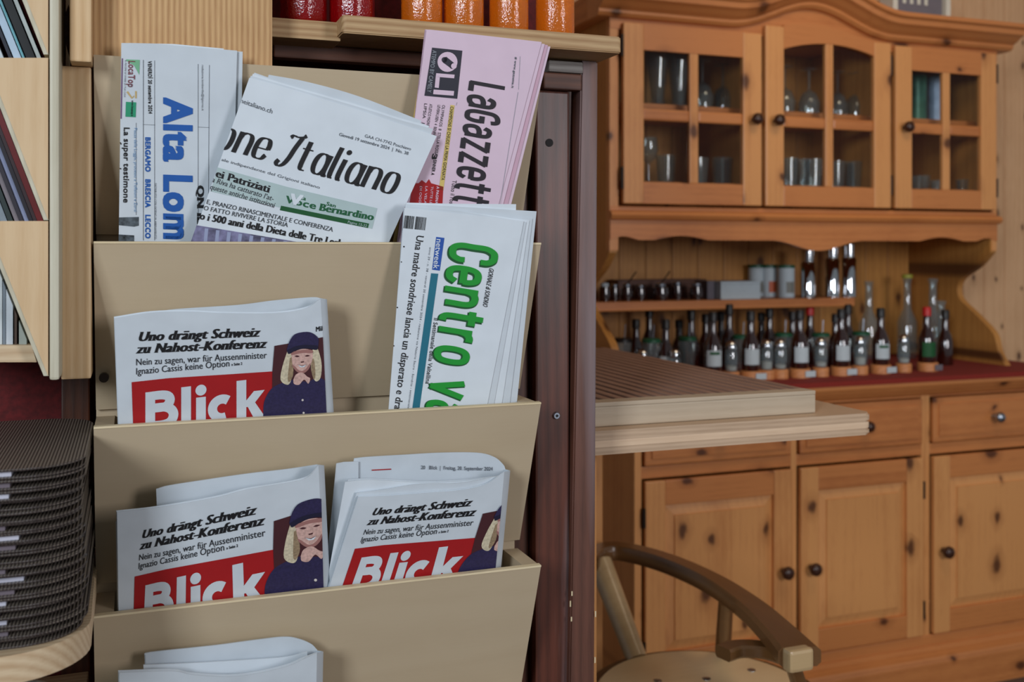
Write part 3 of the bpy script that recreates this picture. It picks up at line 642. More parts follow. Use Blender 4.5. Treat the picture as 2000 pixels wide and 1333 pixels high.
prismz('board_layer', rrect(TX0, TX1-.0006, TY0+.0003, TY1, .014), zr(-.2905), zr(-.2806), M_tlight, tb, .0006)
prismz('board_layer', rrect(TX0, TX1, TY0, TY1, .014), zr(-.3015), zr(-.2906), M_tend, tb, .003)
for x, y in ((.66, 1.45), (.66, 2.15), (PX(1164, 2.18), 2.18)): box('leg', x-.012, x+.012, y-.012, y+.012, 0, zr(-.302), M_hZ, tb, .003)
BX1 = PX(1593, 1.40); BX0 = .605
rb = thing('ribbed_board', 'thick beech board with ribbed top lying on the pale table', 'board', ((BX0+BX1)/2, 1.8, zr(-.266)))
box('board', BX0, BX1, 1.40, 2.20, zr(-.2655), zr(-.2355), M_board, rb, .002)
box('front_lip', BX0, BX1, 1.40, 1.4315, zr(-.2354), zr(-.229), M_board, rb, .001)
x = BX0+.004
while x < BX1-.012:
    box('rib', x, x+.0165, 1.432, 2.198, zr(-.2354), zr(-.229), M_rib, rb, .002); x += .0235
# ================================================================== CHAIR
ZA, ZS = zr(-.68), zr(-.838)
sc = Vector((1.017, 1.69, ZS))
ch = thing('wooden_armchair', 'round-seated varnished wooden armchair tucked under the pale table', 'chair', (sc.x, sc.y, 0))
st_ = lathe('seat', [(0, -.012), (.205, -.012), (.210, -.006), (.204, 0), (0, 0)], sc, wood('seat beech', (228, 198, 152), (204, 172, 126), 'X', 8, 0, .35, .15, coat=.4), ch, 64)
lathe('seat_ring', [(.15, -.034), (.225, -.034), (.236, -.024), (.236, -.014), (.228, -.008), (.212, -.0125), (.15, -.0125), (.15, -.034)], sc, M_chaird, ch, 64)
for px, py in ((1380, 1327), (1468, 1310), (1285, 1331)):
    p = PZ(px, py, ZS); s_ = lathe('screw', [(0, 0), (.008, 0), (.008, .001), (.005, .0022), (0, .0026)], (p.x, p.y, ZS+.0002), M_steel, ch, 16); s_['label'] = 'shiny steel screw head'
# bow: flat rail swept along a curve in the arm plane
cl = smoothpts([PZ(q[0], q[1], ZA) for q in ((1150, 1100), (1170, 1082), (1215, 1078), (1300, 1100), (1390, 1140), (1465, 1190), (1520, 1240), (1562, 1284))], 6)
vs, fs = [], []; n = len(cl)
prof = [(-1, -.6), (-.8, -1), (.8, -1), (1, -.6), (1, .6), (.8, 1), (-.8, 1), (-1, .6)]
for i, p in enumerate(cl):
    d = (cl[min(i+1, n-1)]-cl[max(i-1, 0)]); d.z = 0; d.normalize(); s = Vector((d.y, -d.x, 0))
    f = i/(n-1); wdt = .021+.016*max(0, f-.55)/.45; th = .0165
    for a, b in prof: vs.append(p+s*(a*wdt)+Vector((0, 0, b*th)))
for i in range(n-1):
    for j in range(8): fs.append((i*8+j, i*8+(j+1) % 8, (i+1)*8+(j+1) % 8, (i+1)*8+j))
fs += [tuple(range(8)), tuple(range((n-1)*8, n*8))]
mesh('arm_bow', vs, fs, M_chaird, ch, True)
a0 = PZ(1172, 1100, ZA-.012); a1 = PZ(1244, 1288, ZS-.01)
cl = smoothpts([PZ(q[0], q[1], ZA-.028) for q in ((1412, 1277), (1445, 1268), (1500, 1272), (1558, 1292))], 5)
vs, fs = [], []; n = len(cl)
for i, p in enumerate(cl):
    d = (cl[min(i+1, n-1)]-cl[max(i-1, 0)]); d.z = 0; d.normalize(); s = Vector((d.y, -d.x, 0))
    for a, b in prof: vs.append(p+s*(a*.018)+Vector((0, 0, b*.011)))
for i in range(n-1):
    for j in range(8): fs.append((i*8+j, i*8+(j+1) % 8, (i+1)*8+(j+1) % 8, (i+1)*8+j))
fs += [tuple(range(8)), tuple(range((n-1)*8, n*8))]
mesh('arm_brace', vs, fs, M_chaird, ch, True)
p = PZ(1568, 1284, ZA); box('arm_end', p.x-.034, p.x+.014, p.y-.012, p.y+.012, ZA-.020, ZA+.0172, M_chair, ch, .006)
cyl('spindle', a0, a1, .027, M_chair, ch, 20, .022)
a0 = PZ(1418, 1172, ZA-.01); a1 = PZ(1412, 1272, ZS-.01)
cyl('spindle', a0, a1, .015, M_chaird, ch, 20, .017)
a0 = PZ(1540, 1275, ZA-.012); a1 = Vector((1.15, 1.55, ZS-.012))
cyl('spindle', a0, a1, .013, M_chaird, ch, 20, .015)
for dx, dy in ((-.11, -.11), (.11, -.11), (.11, .11), (-.11, .11)):
    cyl('leg', (sc.x+dx*1.35, sc.y+dy*1.35, 0), (sc.x+dx, sc.y+dy, ZS-.03), .013, M_chair, ch, 14, .018)

# ================================================================== OLD DARK FRAME behind the rack
old = thing('dark_timber_stand', 'old worn dark timber stand carrying the newspaper holder', 'stand', (.5, 1.3, 0))
YA = 1.272
XA0, XA1 = PX(1040, YA), PX(1112, YA)
postA = box('post', PX(1046, YA), XA1, YA, YA+.045, 0, zr(.215), M_dark, old, .003)
YBd = 1.262
b0t, b1t = P(1136, 98, YBd), P(1168, 98, YBd); b0b, b1b = P(1112, 1333, YBd), P(1161, 1333, YBd)
k = (b0b.x-b0t.x)/(b0t.z-b0b.z); xb0 = b0b.x+k*(b0b.z)*1; k2 = (b1b.x-b1t.x)/(b1t.z-b1b.z); xb1 = b1b.x+k2*b1b.z
def slat(name, pts, y0, y1, m): return prism(name, pts, y0, y1, m, old, .002)
slat('post', [(b0t.x, zr(.2565)), (b1t.x, zr(.2565)), (xb1, 0), (xb0, 0)], YBd, YBd+.035, M_darkg)
box('backing_board', PX(1112, 1.33)-.05, PX(1150, 1.33), 1.325, 1.345, 0, zr(.255), M_darkp, old, 0)
box('rail', PX(530, 1.30), PX(1130, 1.29), 1.28, 1.30, zr(.238), zr(.256), M_darkx, old, .002)
box('rail', PX(1062, 1.262), PX(1138, 1.262)-.001, 1.262, 1.279, zr(.216), zr(.238), M_darkx, old, .002)
box('rail', PX(1070, 1.262), PX(1138, 1.262)-.001, 1.258, 1.279, zr(.2385), zr(.2535), M_darkx2, old, .002)
box('rail', PX(530, 1.31), XA1, 1.318, 1.345, zr(.13), zr(.232), M_darkx, old, .002)
box('cross_board', .02, PX(1046, YA)-.003, 1.29, 1.31, zr(-.75), zr(.12), M_darkp, old, .002)
box('post', PX(120, 1.34), PX(176, 1.34), 1.335, 1.365, 0, zr(.5), M_darkp, old, .002)
for px, py in ((1086, 812), (1072, 161)):
    p = P(px, py, YA-.0005); c = cyl('screw', p, p-Vector((0, .0035, 0)), .0052, M_steel, old, 16, .004); cyl('screw_socket', p-Vector((0, .0036, 0)), p-Vector((0, .0040, 0)), .002, M_black, c, 8)
p = P(1073, 279, YA-.0004); h_ = cyl('nail_hole', p, p-Vector((0, .0006, 0)), .0055, M_black, old, 16)
# small paint chips
for px, py, s in ((1114, 1180, .004), (1116, 1210, .003), (1163, 1200, .004), (1117, 1160, .003), (1162, 1290, .004), (1098, 133, .002)):
    p = P(px, py, YBd-.0004 if px > 1100 else 1.2615)
    box('paint_chip', p.x-.0009, p.x+.0009, p.y-.0003, p.y, p.z-s, p.z+s, M_rackedge, old, 0)

# top shelf boards and jars
ZT0, ZT1 = zr(.257), zr(.2785)
s1 = thing('top_shelf_board', 'rough pine shelf board over the newspaper holder carrying amber jars', 'shelf', (.4, 1.3, ZT0))
x0, x1 = PX(668, 1.20), PX(1215, 1.20)
prismz('board', rrect(x0, x1, 1.20, 1.48, .006, 4), ZT0, ZT1, M_shelf, s1, .0015)
s2 = thing('short_shelf_board', 'short pine board set back under the red jars', 'shelf', (.2, 1.3, ZT0-.004))
box('board', PX(530, 1.23), PX(666, 1.23), 1.232, 1.48, ZT0-.004, ZT1-.0025, M_shelf, s2, .0015)
def preserve(px, Y, z, r, m, lb, grp, lidm):
    X = PX(px, Y)
    t = thing('preserve_jar', lb, 'jar', (X, Y, z), grp)
    n = 8; vs = []; prof = [(0, 0), (r*.86, 0), (r, .008), (r, .075), (r*.85, .085), (r*.8, .095), (0, .095)]
    o = lathe('jar_body', prof, (X, Y, z), m, t, 32)
    for v in o.data.vertices:
        dx, dy = v.co.x-X, v.co.y-Y; q = math.atan2(dy, dx); s = 1-.05*(.5-.5*math.cos(q*8)); v.co.x = X+dx*s; v.co.y = Y+dy*s
    lathe('lid', [(0, .0952), (r*.84, .0952), (r*.84, .108), (0, .110)], (X, Y, z), lidm, t)
for px, lb in ((824, 'amber honey jar, leftmost on the top shelf'), (906, 'amber honey jar, second from the left on the top shelf'), (994, 'amber honey jar, third from the left on the top shelf'), (1084, 'amber honey jar at the right end of the row')):
    preserve(px, 1.245, ZT1, .0265, M_honey, lb, 'amber honey jars on the top shelf', M_chrome)
for px, lb in ((593, 'dark red jelly jar, left one of two'), (688, 'dark red jelly jar, right one of two')):
    preserve(px, 1.265, ZT1-.002, .0285, M_jamred, lb, 'dark red jelly jars on the short board', M_chrome)

# ================================================================== PINE CUPBOARD upper left
cb = thing('pine_cupboard', 'pale pine wall cupboard behind the top of the newspaper holder', 'cupboard', (.1, 1.25, zr(.195)))
box('side_board', PX(136, 1.15), PX(179, 1.15), 1.150, 1.235, zr(.196), zr(.9), M_pineg if False else M_pine, cb, .002)
box('front_board', PX(180, 1.187)+.0005, PX(532, 1.187), 1.187, 1.227, zr(.197), zr(.9), M_pineg, cb, .001)

# ================================================================== NEWSPAPER HOLDER
HX0, HX1 = -.0395, .4731
hold = thing('newspaper_holder', 'beige plywood newspaper holder with slanting pockets, hung on the stand', 'newspaper holder', (.217, 1.25, zr(-.8)))
YF, YKK = 1.175, 1.250
tops = [.2085, .0098, -.1875, -.389, -.59]
box('back_panel', HX0, HX1-.004, YKK+.008, YKK+.016, zr(-.78), zr(.15), M_rack, hold, .001)
for i, zt in enumerate(tops):
    zb = zt-.190; th = .0075
    pts = [(YF, zr(zt)), (YF+th, zr(zt)), (YKK+th, zr(zb)), (YKK, zr(zb))]
    o = prismx('front_panel', pts, HX0, HX1, M_rack, hold)
    if i:
        mesh('panel_edge', [(HX0, YF-.0002, zr(zt)), (HX1, YF-.0002, zr(zt)), (HX1, YF+th, zr(zt)+.0004), (HX0, YF+th, zr(zt)+.0004), (HX0, YF-.0002, zr(zt)-.0022), (HX1, YF-.0002, zr(zt)-.0022), (HX1, YF+th, zr(zt)-.0001), (HX0, YF+th, zr(zt)-.0001)],
             [(0, 1, 2, 3), (0, 4, 5, 1), (4, 7, 6, 5), (1, 5, 6, 2), (0, 3, 7, 4), (2, 6, 7, 3)], M_rackedge, o)
        for x0, x1 in ((HX0+.0003, HX0+.020), (HX1-.020, HX1-.0003)):
            pts = [(YF+th+.0002, zr(zt-.0015)), (YKK+.0078, zr(zt-.0015)), (YKK+.0078, zr(zb))]
            prismx('pocket_side', pts, x0, x1, M_rack, hold)
p = P(203, 738, 1.226)
cyl('nail', p+Vector((0, .006, 0)), p-Vector((0, .004, 0)), .0052, M_iron, hold, 14)

# ================================================================== PRINT ENGINE
FC = {}
def font_mesh(s, bold=0):
    k = (s, bold)
    if k in FC: return FC[k]
    c = bpy.data.curves.new('f', 'FONT'); c.body = s; c.size = 1; c.space_character = 1+bold*2.0; c.resolution_u = 3
    c.dimensions = '2D'; c.fill_mode = 'FRONT'
    o = bpy.data.objects.new('f', c); COL.objects.link(o); bpy.context.view_layer.update()
    dg = bpy.context.evaluated_depsgraph_get(); me = bpy.data.meshes.new_from_object(o.evaluated_get(dg))
    r = ([(v.co.x, v.co.y) for v in me.vertices], [tuple(p.vertices) for p in me.polygons])
    bpy.data.objects.remove(o); bpy.data.curves.remove(c); bpy.data.meshes.remove(me)
    FC[k] = r; return r
CAP = max(y for x, y in font_mesh('H')[0])
XH = max(y for x, y in font_mesh('x')[0])
def text_geo(s, style):
    """2-D glyph outlines scaled so x runs 0..1 over the string and y=1 is the cap height"""
    vs, fs = font_mesh(s, style.get('bold', 0)); ser = style.get('serif', 0)
    V, F = list(vs), list(fs); bo = style.get('bold', 0)
    if bo and not ser:
        V, F = [], []; nb = 8
        for ox, oy in ((-1, -1), (-1, 0), (-1, 1), (0, -1), (0, 1), (1, -1), (1, 0), (1, 1)):
            o = len(V); V += [(x+bo*.9*ox, y+bo*.6*oy) for x, y in vs]; F += [tuple(i+o for i in f) for f in fs]
    if ser:
        ed = {}
        for f in fs:
            for i in range(len(f)):
                e = tuple(sorted((f[i], f[(i+1) % len(f)]))); ed[e] = ed.get(e, 0)+1
        V, F = [], []
        for d in [(-1+2*k_/4)*(ser+bo) for k_ in range(5)]:
            o = len(V); V += [(x+d, y) for x, y in vs]; F += [tuple(i+o for i in f) for f in fs]
        for (a, b), c in ed.items():
            if c != 1: continue
            (xa, ya), (xb, yb) = vs[a], vs[b]
            if abs(ya-yb) < .004 and .03 < abs(xa-xb) < .22 and min(abs(ya-q) for q in (0, XH, CAP, CAP*1.04)) < .02+style.get('bold', 0)*1.2:
                x0, x1 = min(xa, xb)-ser-bo-.04, max(xa, xb)+ser+bo+.04; up_ = 1 if ya < .1 else -1
                if ya > .1: x1 -= .05
                o = len(V); V += [(x0, ya), (x1, ya), (x1, ya+up_*.035), (x0, ya+up_*.035)]; F.append((o, o+1, o+2, o+3))
    x0 = min(v[0] for v in V); x1 = max(v[0] for v in V)
    return [((x-x0)/(x1-x0), y/CAP) for x, y in V], F
def ribbon(V, F, pts, wfun, smooth=True, closed=False, n=6):
    P_ = smoothpts([(a, b, 0) for a, b in pts], n, closed) if smooth else [Vector((a, b, 0)) for a, b in pts]
    N_ = len(P_); o = len(V)
    for i, p in enumerate(P_):
        a = P_[(i-1) % N_] if closed or i > 0 else p; b = P_[(i+1) % N_] if closed or i < N_-1 else p
        d = (b-a); d.normalize() if d.length > 1e-9 else None
        w_ = wfun(d); nx, ny = -d.y, d.x
        V.append((p.x+nx*w_, p.y+ny*w_)); V.append((p.x-nx*w_, p.y-ny*w_))
    for i in range(N_ if closed else N_-1):
        j = (i+1) % N_; F.append((o+2*i, o+2*j, o+2*j+1, o+2*i+1))
def ell(cx, cy, rx, ry, sq=1.0):
    return [(cx+rx*math.copysign(abs(math.cos(t))**sq, math.cos(t)), cy+ry*math.copysign(abs(math.sin(t))**sq, math.sin(t))) for t in [2*math.pi*k/12 for k in range(12)]]
GL = {
 'o': (.62, [('c', ell(.31, .5, .31, .5, .8))]),
 'n': (.62, [('l', [(0, 1), (0, 0)]), ('s', [(0, .7), (.1, .92), (.31, 1), (.52, .93), (.62, .7), (.62, .3), (.62, 0)])]),
 'e': (.62, [('l', [(0, .5), (.62, .5)]), ('s', [(.62, .5), (.62, .72), (.52, .94), (.31, 1), (.1, .93), (0, .7), (0, .3), (.1, .06), (.31, 0), (.5, .05), (.62, .24)])]),
 't': (.46, [('s', [(.18, 1.38), (.18, .9), (.18, .25), (.26, .03), (.46, .0)]), ('l', [(-.05, 1), (.46, 1)])]),
 'a': (.60, [('s', [(.05, .78), (.15, .96), (.34, 1), (.54, .92), (.6, .7), (.6, .35), (.6, 0)]), ('s', [(.6, .58), (.3, .58), (.06, .48), (0, .28), (.07, .06), (.24, 0), (.45, .06), (.6, .22)])]),
 'A': (.62, [('c', ell(.31, .5, .31, .5, .9)), ('s', [(.64, 1), (.62, .6), (.62, .2), (.68, .0), (.78, .08)])]),
 'l': (.09, [('s', [(.02, 1.5), (0, 1), (0, .25), (.06, .02), (.14, .06)])]),
 'i': (.09, [('s', [(.02, 1), (0, .6), (0, .2), (.06, .0), (.14, .06)]), ('d', [(.03, 1.36)])]),
 'r': (.42, [('l', [(0, 1), (0, 0)]), ('s', [(0, .65), (.08, .88), (.24, 1), (.44, 1)])]),
 'v': (.62, [('l', [(0, 1), (.31, 0)]), ('l', [(.31, 0), (.62, 1)])]),
 'z': (.56, [('l', [(0, 1), (.56, 1)]), ('l', [(.56, 1), (0, 0)]), ('l', [(0, 0), (.56, 0)])]),
 'C': (.66, [('s', [(.66, 1.0), (.64, 1.25), (.5, 1.42), (.33, 1.45), (.14, 1.4), (0, 1.15), (0, .7), (0, .3), (.12, .05), (.33, 0), (.54, .05), (.66, .25), (.66, .45)])]),
 'G': (.62, [('s', [(.62, 1.0), (.58, 1.2), (.45, 1.27), (.2, 1.22), (.04, 1.05), (0, .7), (0, .3), (.1, .05), (.31, 0), (.52, .05), (.62, .3), (.62, .62)]), ('l', [(.66, .62), (.33, .62)])]),
 'L': (.50, [('l', [(0, 1.3), (0, 0)]), ('l', [(0, 0), (.5, 0)])]),
 'I': (.55, [('s', [(.0, 1.34), (.12, 1.46), (.35, 1.44), (.62, 1.50), (.72, 1.6)]), ('s', [(.58, 1.46), (.44, .9), (.36, .4), (.22, .05), (.0, -.08), (-.14, .04), (-.08, .2)])]),
 ' ': (.28, []),
}
def stroke_geo(s, thin, thick, slant=0, gap=.24, round_=True):
    V, F = [], []; x = 0
    wf = lambda d: (thin+(thick-thin)*abs(d.y)**1.3)/2
    for ch_ in s:
        adv, st = GL[ch_]
        for kind, pts in st:
            pp = [(x+a, b) for a, b in pts]
            if kind == 'c': ribbon(V, F, pp, wf, True, True, 3)
            elif kind == 's': ribbon(V, F, pp, wf, True, False, 5)
            elif kind == 'l':
                (xa, ya), (xb, yb) = pp; d = Vector((xb-xa, yb-ya, 0)).normalized(); e = thin/2 if abs(d.x) > .4 or abs(d.y) < .9 else 0
                if abs(d.x) > .9: e = 0.0
                e = thin*.3
                ribbon(V, F, [(xa-d.x*e, ya-d.y*e), (xb+d.x*e, yb+d.y*e)], wf, False)
            elif kind == 'd':
                o = len(V); V += [(pp[0][0]+thick*.55*math.cos(t*math.pi/6), pp[0][1]+thick*.5*math.sin(t*math.pi/6)) for t in range(12)]; F.append(tuple(range(o, o+12)))
        x += adv+gap*(1 if ch_ != ' ' else .6)
    V = [(a+b*slant, b) for a, b in V]
    x0 = min(v[0] for v in V); x1 = max(v[0] for v in V)
    return [((a-x0)/(x1-x0), b) for a, b in V], F
def homography(src, dst):
    import numpy as np
    A = []; B = []
    for (x, y), (u, v) in zip(src, dst):
        A.append([x, y, 1, 0, 0, 0, -u*x, -u*y]); B.append(u); A.append([0, 0, 0, x, y, 1, -v*x, -v*y]); B.append(v)
    h = np.linalg.solve(np.array(A), np.array(B))
    def f(p):
        w_ = h[6]*p[0]+h[7]*p[1]+1
        return ((h[0]*p[0]+h[1]*p[1]+h[2])/w_, (h[3]*p[0]+h[4]*p[1]+h[5])/w_)
    return f
class Page:
    """a sheet in a leaning plane Y = a - b*(z-z0); paper coordinates are the photograph's pixel grid laid on that plane"""
    def __init__(s, a, b, z0, clip=None, H=None, bulge=None):
        s.a, s.b, s.z0, s.clip, s.H, s.bulge = a, b, z0, clip, H, bulge
    def m(s, p, off=0):
        px, py = p; u = (px-1000)/2000; dy = CS-SN*u; dx = SN+CS*u; dz = (HOR-py)/2000
        a = s.a-off+(s.bulge(px, py) if s.bulge else 0)
        t = (a+s.b*s.z0)/(dy+s.b*dz)
        return Vector((t*dx, t*dy, ZC+t*dz))
    def put(s, name, V, F, mat, parent, off, cell=40):
        bm = bmesh.new(); H = s.H or (lambda q: q)
        vv = [bm.verts.new((*H(q), 0)) for q in V]
        for f in F:
            try: bm.faces.new([vv[i] for i in f])
            except ValueError: pass
        if s.clip:
            c = s.clip; cen = (sum(q[0] for q in c)/len(c), sum(q[1] for q in c)/len(c))
            for i in range(len(c)):
                p, q = c[i], c[(i+1) % len(c)]; n = Vector((-(q[1]-p[1]), q[0]-p[0], 0))
                if n.dot(Vector((cen[0]-p[0], cen[1]-p[1], 0))) > 0: n = -n
                bmesh.ops.bisect_plane(bm, geom=bm.verts[:]+bm.edges[:]+bm.faces[:], plane_co=(p[0], p[1], 0), plane_no=n, clear_outer=True)
        if s.bulge:
            for _ in range(3):
                es = [e for e in bm.edges if e.calc_length() > cell]
                if not es: break
                bmesh.ops.triangulate(bm, faces=bm.faces[:]); es = [e for e in bm.edges if e.calc_length() > cell]
                bmesh.ops.subdivide_edges(bm, edges=es, cuts=2)
            bmesh.ops.triangulate(bm, faces=bm.faces[:])
        if not bm.verts: bm.free(); return None
        bm.verts.index_update(); bm.verts.ensure_lookup_table(); seen = set(); rnd = random.Random(5); offs = {}
        for v0 in bm.verts:                     # separate islands of ink lie a hair apart so that none coincide
            if v0.index in seen: continue
            d_ = off+rnd.random()*1.6e-4; st_ = [v0]; seen.add(v0.index)
            while st_:
                v = st_.pop(); offs[v.index] = d_
                for e in v.link_edges:
                    w_ = e.other_vert(v)
                    if w_.index not in seen: seen.add(w_.index); st_.append(w_)
        for v in bm.verts: v.co = s.m((v.co.x, v.co.y), offs[v.index])
        bm.normal_update()
        me = bpy.data.meshes.new(name); bm.to_mesh(me); bm.free(); me.materials.append(mat)
        o = bpy.data.objects.new(name, me); COL.objects.link(o); attach(o, parent); return o
    def poly(s, name, polys, mat, parent, off=.0004):
        if 1 < len(polys) <= 12: return [s.poly(name, [p], mat, parent, off) for p in polys]
        V, F = [], []
        for p in polys: o = len(V); V += list(p); F.append(tuple(range(o, o+len(p))))
        return s.put(name, V, F, mat, parent, off)
    def text(s, name, items, mat, parent, off=.0006):
        if len(items) > 1: return [s.text(name, [i_], mat, parent, off) for i_ in items]
        V, F = [], []
        for it in items:
            st, p0, p1, up_ = it[:4]; style = it[4] if len(it) > 4 else {}
            g = stroke_geo(st, **style['stroke']) if 'stroke' in style else text_geo(st, style)
            sh = style.get('shear', 0); d = (p1[0]-p0[0], p1[1]-p0[1]); L = math.hypot(*d); hh = math.hypot(*up_)
            o = len(V)
            for a, b in g[0]:
                a2 = a+b*sh*hh/L
                V.append((p0[0]+d[0]*a2+up_[0]*b, p0[1]+d[1]*a2+up_[1]*b))
            F += [tuple(i+o for i in f) for f in g[1]]
        return s.put(name, V, F, mat, parent, off)
    def leaf(s, name, top, bl, br, mat, parent, off=0, th=.0012, rows=6, curl=0):
        """solid sheet bundle between a top polyline and a straight bottom"""
        n = len(top); L = [0]
        for i in range(1, n): L.append(L[-1]+math.dist(top[i], top[i-1]))
        front = []
        for r in range(rows+1):
            f = r/rows
            for i, t in enumerate(top):
                g = L[i]/L[-1]; b = (bl[0]+(br[0]-bl[0])*g, bl[1]+(br[1]-bl[1])*g)
                front.append(s.m((t[0]+(b[0]-t[0])*f, t[1]+(b[1]-t[1])*f), off-(curl*(1-f)**2)))
        N_ = len(front); vs = front+[v+Vector((0, th, 0)) for v in front]; fs = []
        for r in range(rows):
            for i in range(n-1):
                a = r*n+i; fs.append((a, a+1, a+n+1, a+n)); fs.append((a+N_, a+n+N_, a+n+1+N_, a+1+N_))
        for i in range(n-1): fs.append((i, i+N_, i+1+N_, i+1)); a = rows*n+i; fs.append((a, a+1, a+1+N_, a+N_))
        for r in range(rows): a = r*n; fs.append((a, a+n, a+n+N_, a+N_)); a = r*n+n-1; fs.append((a, a+N_, a+n+N_, a+n))
        return mesh(name, vs, fs, mat, parent, True)
def dens(pts, n=5): return [(p.x, p.y) for p in smoothpts([(a, b, 0) for a, b in pts], n)]
def news(label, px, py, Y, cat='newspaper'): return thing('newspaper', label, cat, P(px, py, Y), None)
BD = {'bold': .03}; SB = {'bold': .018, 'serif': .03}
T1, T2, T3, T4 = tops[1], tops[2], tops[3], tops[4]

# ---- Alta Lombardia -------------------------------------------------
pg = Page(1.208, .23, T1, bulge=None)
n1 = news('upright white newspaper with large blue vertical title, left in the top pocket', 340, 500, 1.21)
bl, br = (231, 540), (452, 540)
pg.leaf('page', [(237, 84), (300, 85), (380, 92), (463, 99)], bl, br, M_paper, n1, 0, .001)
pg.leaf('page', [(252, 84), (340, 86), (437, 95)], (240, 540), (440, 540), M_paper2, n1, -.0016, .0015)
pg.leaf('page', [(300, 92), (474, 101)], (290, 540), (466, 540), M_paper, n1, -.0036, .002)
clip1 = [(237, 86), (463, 100), (448, 520), (231, 520)]
pg.clip = clip1
U = lambda h: (h, h*.03)
pg.text('masthead', [('Alta Lom', (321, 190), (321, 467), (53, 2), {'bold': .05})], M_blue, n1)
pg.text('print', [('VENERDÌ 20 settembre 2024', (289, 119), (290, 222), U(7), BD), ('La super testimone', (242, 249), (241, 396), U(11), {'bold': .025}), ('conferma le accuse:', (226, 248), (225, 402), U(11), {'bold': .02}),
     ('QN IL GIORNO', (385, 362), (384, 560), U(13), {'bold': .03, 'serif': .03})], M_ink, n1)
pg.text('print', [('BERGAMO   BRESCIA   LECCO', (284, 268), (284, 466), U(9.5), {'bold': .05})], M_blue, n1)
pg.text('print', [('Piazza della Loggia, processo a Toffaloni e Zorzi', (262, 250), (262, 414), U(6))], M_lblue, n1)
pg.text('print', [('redazione.lombardia@ilgiorno.it', (394, 127), (394, 216), U(4)), ('DISTRIBUITO CON GIORNO IN ABBINAMENTO', (302, 358), (302, 467), U(3.6)), ('IL PIACERE DI VIVERE LA TUA CASA', (244, 118), (242, 190), U(3))], M_ink2, n1)
ln = lambda x0, y0, x1, y1, w_=.35: [(x0-w_, y0), (x0+w_, y0), (x1+w_, y1), (x1-w_, y1)]
pg.poly('rule', [ln(280, 117, 280, 470, .5), ln(302, 118, 302, 470), ln(387, 125, 387, 470), ln(409, 127, 407, 400), [(279, 243), (303, 244), (303, 244.6), (279, 243.6)], [(386, 248), (409, 249), (409, 249.6), (386, 248.6)], ln(266, 240, 266, 420)], M_ink2, n1)
pg.poly('advert', [[(246, 116), (273, 117), (272, 146), (262, 128), (247, 119)]], M_lgreen, n1); pg.poly('advert', [[(246, 199), (266, 200), (265, 229), (245, 228)]], simple('deep green ink', (40, 150, 110), .6), n1)
pg.poly('advert', [ln(239, 114, 236.5, 232, 1.2)], M_purple, n1); pg.poly('advert', [[(264, 178), (267, 178), (267, 192), (264, 192)], [(247, 180), (250, 178), (258, 190), (262, 186), (262, 189), (257, 193)]], M_tan, n1)
pg.text('advert_lettering', [('LocaTop', (251, 119), (250, 170), U(13), {'bold': .01})], simple('maroon ink', (122, 48, 62), .6), n1, .0008)
pg.text('advert_lettering', [('www.locatop.it', (257, 196), (256, 227), U(4), BD)], M_ink, n1, .0008)
pg.poly('photo_print', [[(231, 425), (271, 424), (271, 441), (262, 443), (231, 440)], [(228, 458), (262, 460), (262, 485), (228, 485)]], simple('dark photo ink', (70, 78, 84), .6, noise=.9, nscale=160), n1)

# ---- Italiano -------------------------------------------------------
pg = Page(1.188, .20, T1)
n2 = news('white newspaper leaning to the right with slanted black title, front of the top pocket', 600, 490, 1.19)
pg.leaf('page', dens([(487, 152), (560, 172), (700, 215), (780, 242), (853, 266)]), (370, 484), (752, 490), M_paper2, n2, 0, .001)
for i, (dx, dy, o_) in enumerate(((3, -4, .0014), (7, -8, .0030), (10, -10, .0046))):
    pg.leaf('page', dens([(487+dx, 152+dy), (560, 172+dy*.9), (700, 213+dy), (780, 238+dy), (846-i*8, 258+dy*1.5)]), (380, 484), (754, 490), M_paper2 if i % 2 else M_paper, n2, -o_, .0009)
pg.leaf('page', dens([(525, 146), (600, 160), (700, 188), (823, 236)]), (420, 480), (740, 490), M_paper, n2, -.0075, .002)
pg.clip = [(487, 152), (853, 266), (757, 484), (374, 484), (372, 474)]
def it_(x, y, L, ang=15.2): a = math.radians(ang); return (x+L*math.cos(a), y+L*math.sin(a))
def upv(h, ang=15.2): a = math.radians(ang); return (h*math.sin(a), -h*math.cos(a))
pg.text('masthead', [('one ItAliAno', (419, 287), (774, 382), upv(42), {'stroke': dict(thin=.06, thick=.25, slant=.2, gap=.34)})], M_ink, n2)
pg.text('print', [('ei Patriziati', (420, 345), (526, 377), upv(14.5), dict(SB, bold=.022)), ('o i 500 anni della Dieta delle Tre Leghe', (389, 428), (676, 484), upv(14), dict(SB, bold=.02))], M_ink, n2)
pg.text('print', [('a Riva ha catturato l’at-', (413, 355), (533, 393), upv(10), {'serif': .012, 'shear': .15}), ('queste antiche istituzioni', (409, 369), (535, 406), upv(10), {'serif': .012, 'shear': .15}),
     ('E, PRANZO RINASCIMENTALE E CONFERENZA', (403, 398), (650, 453), upv(8.5), {'serif': .01}), ('O FATTO RIVIVERE LA STORIA', (397, 410), (562, 444), upv(8.5), {'serif': .01})], simple('dark grey ink', (56, 60, 66), .6), n2)
pg.text('print', [('ale indipendente del Grigioni italiano', (432, 314), (624, 369), upv(5.5)), ('grigioneitaliano.ch', (440, 190), (531, 222), upv(9)), ('GAA CH-7742 Poschiavo', (712, 268), (802, 294), upv(6)), ('Giovedì 19 settembre 2024  |  No. 38', (662, 265), (797, 303), upv(6.2), {'bold': .004})], M_ink2, n2)
def strip(x0, y0, x1, y1, h): v = upv(-h); return [(x0, y0), (x1, y1), (x1+v[0], y1+v[1]), (x0+v[0], y0+v[1])]
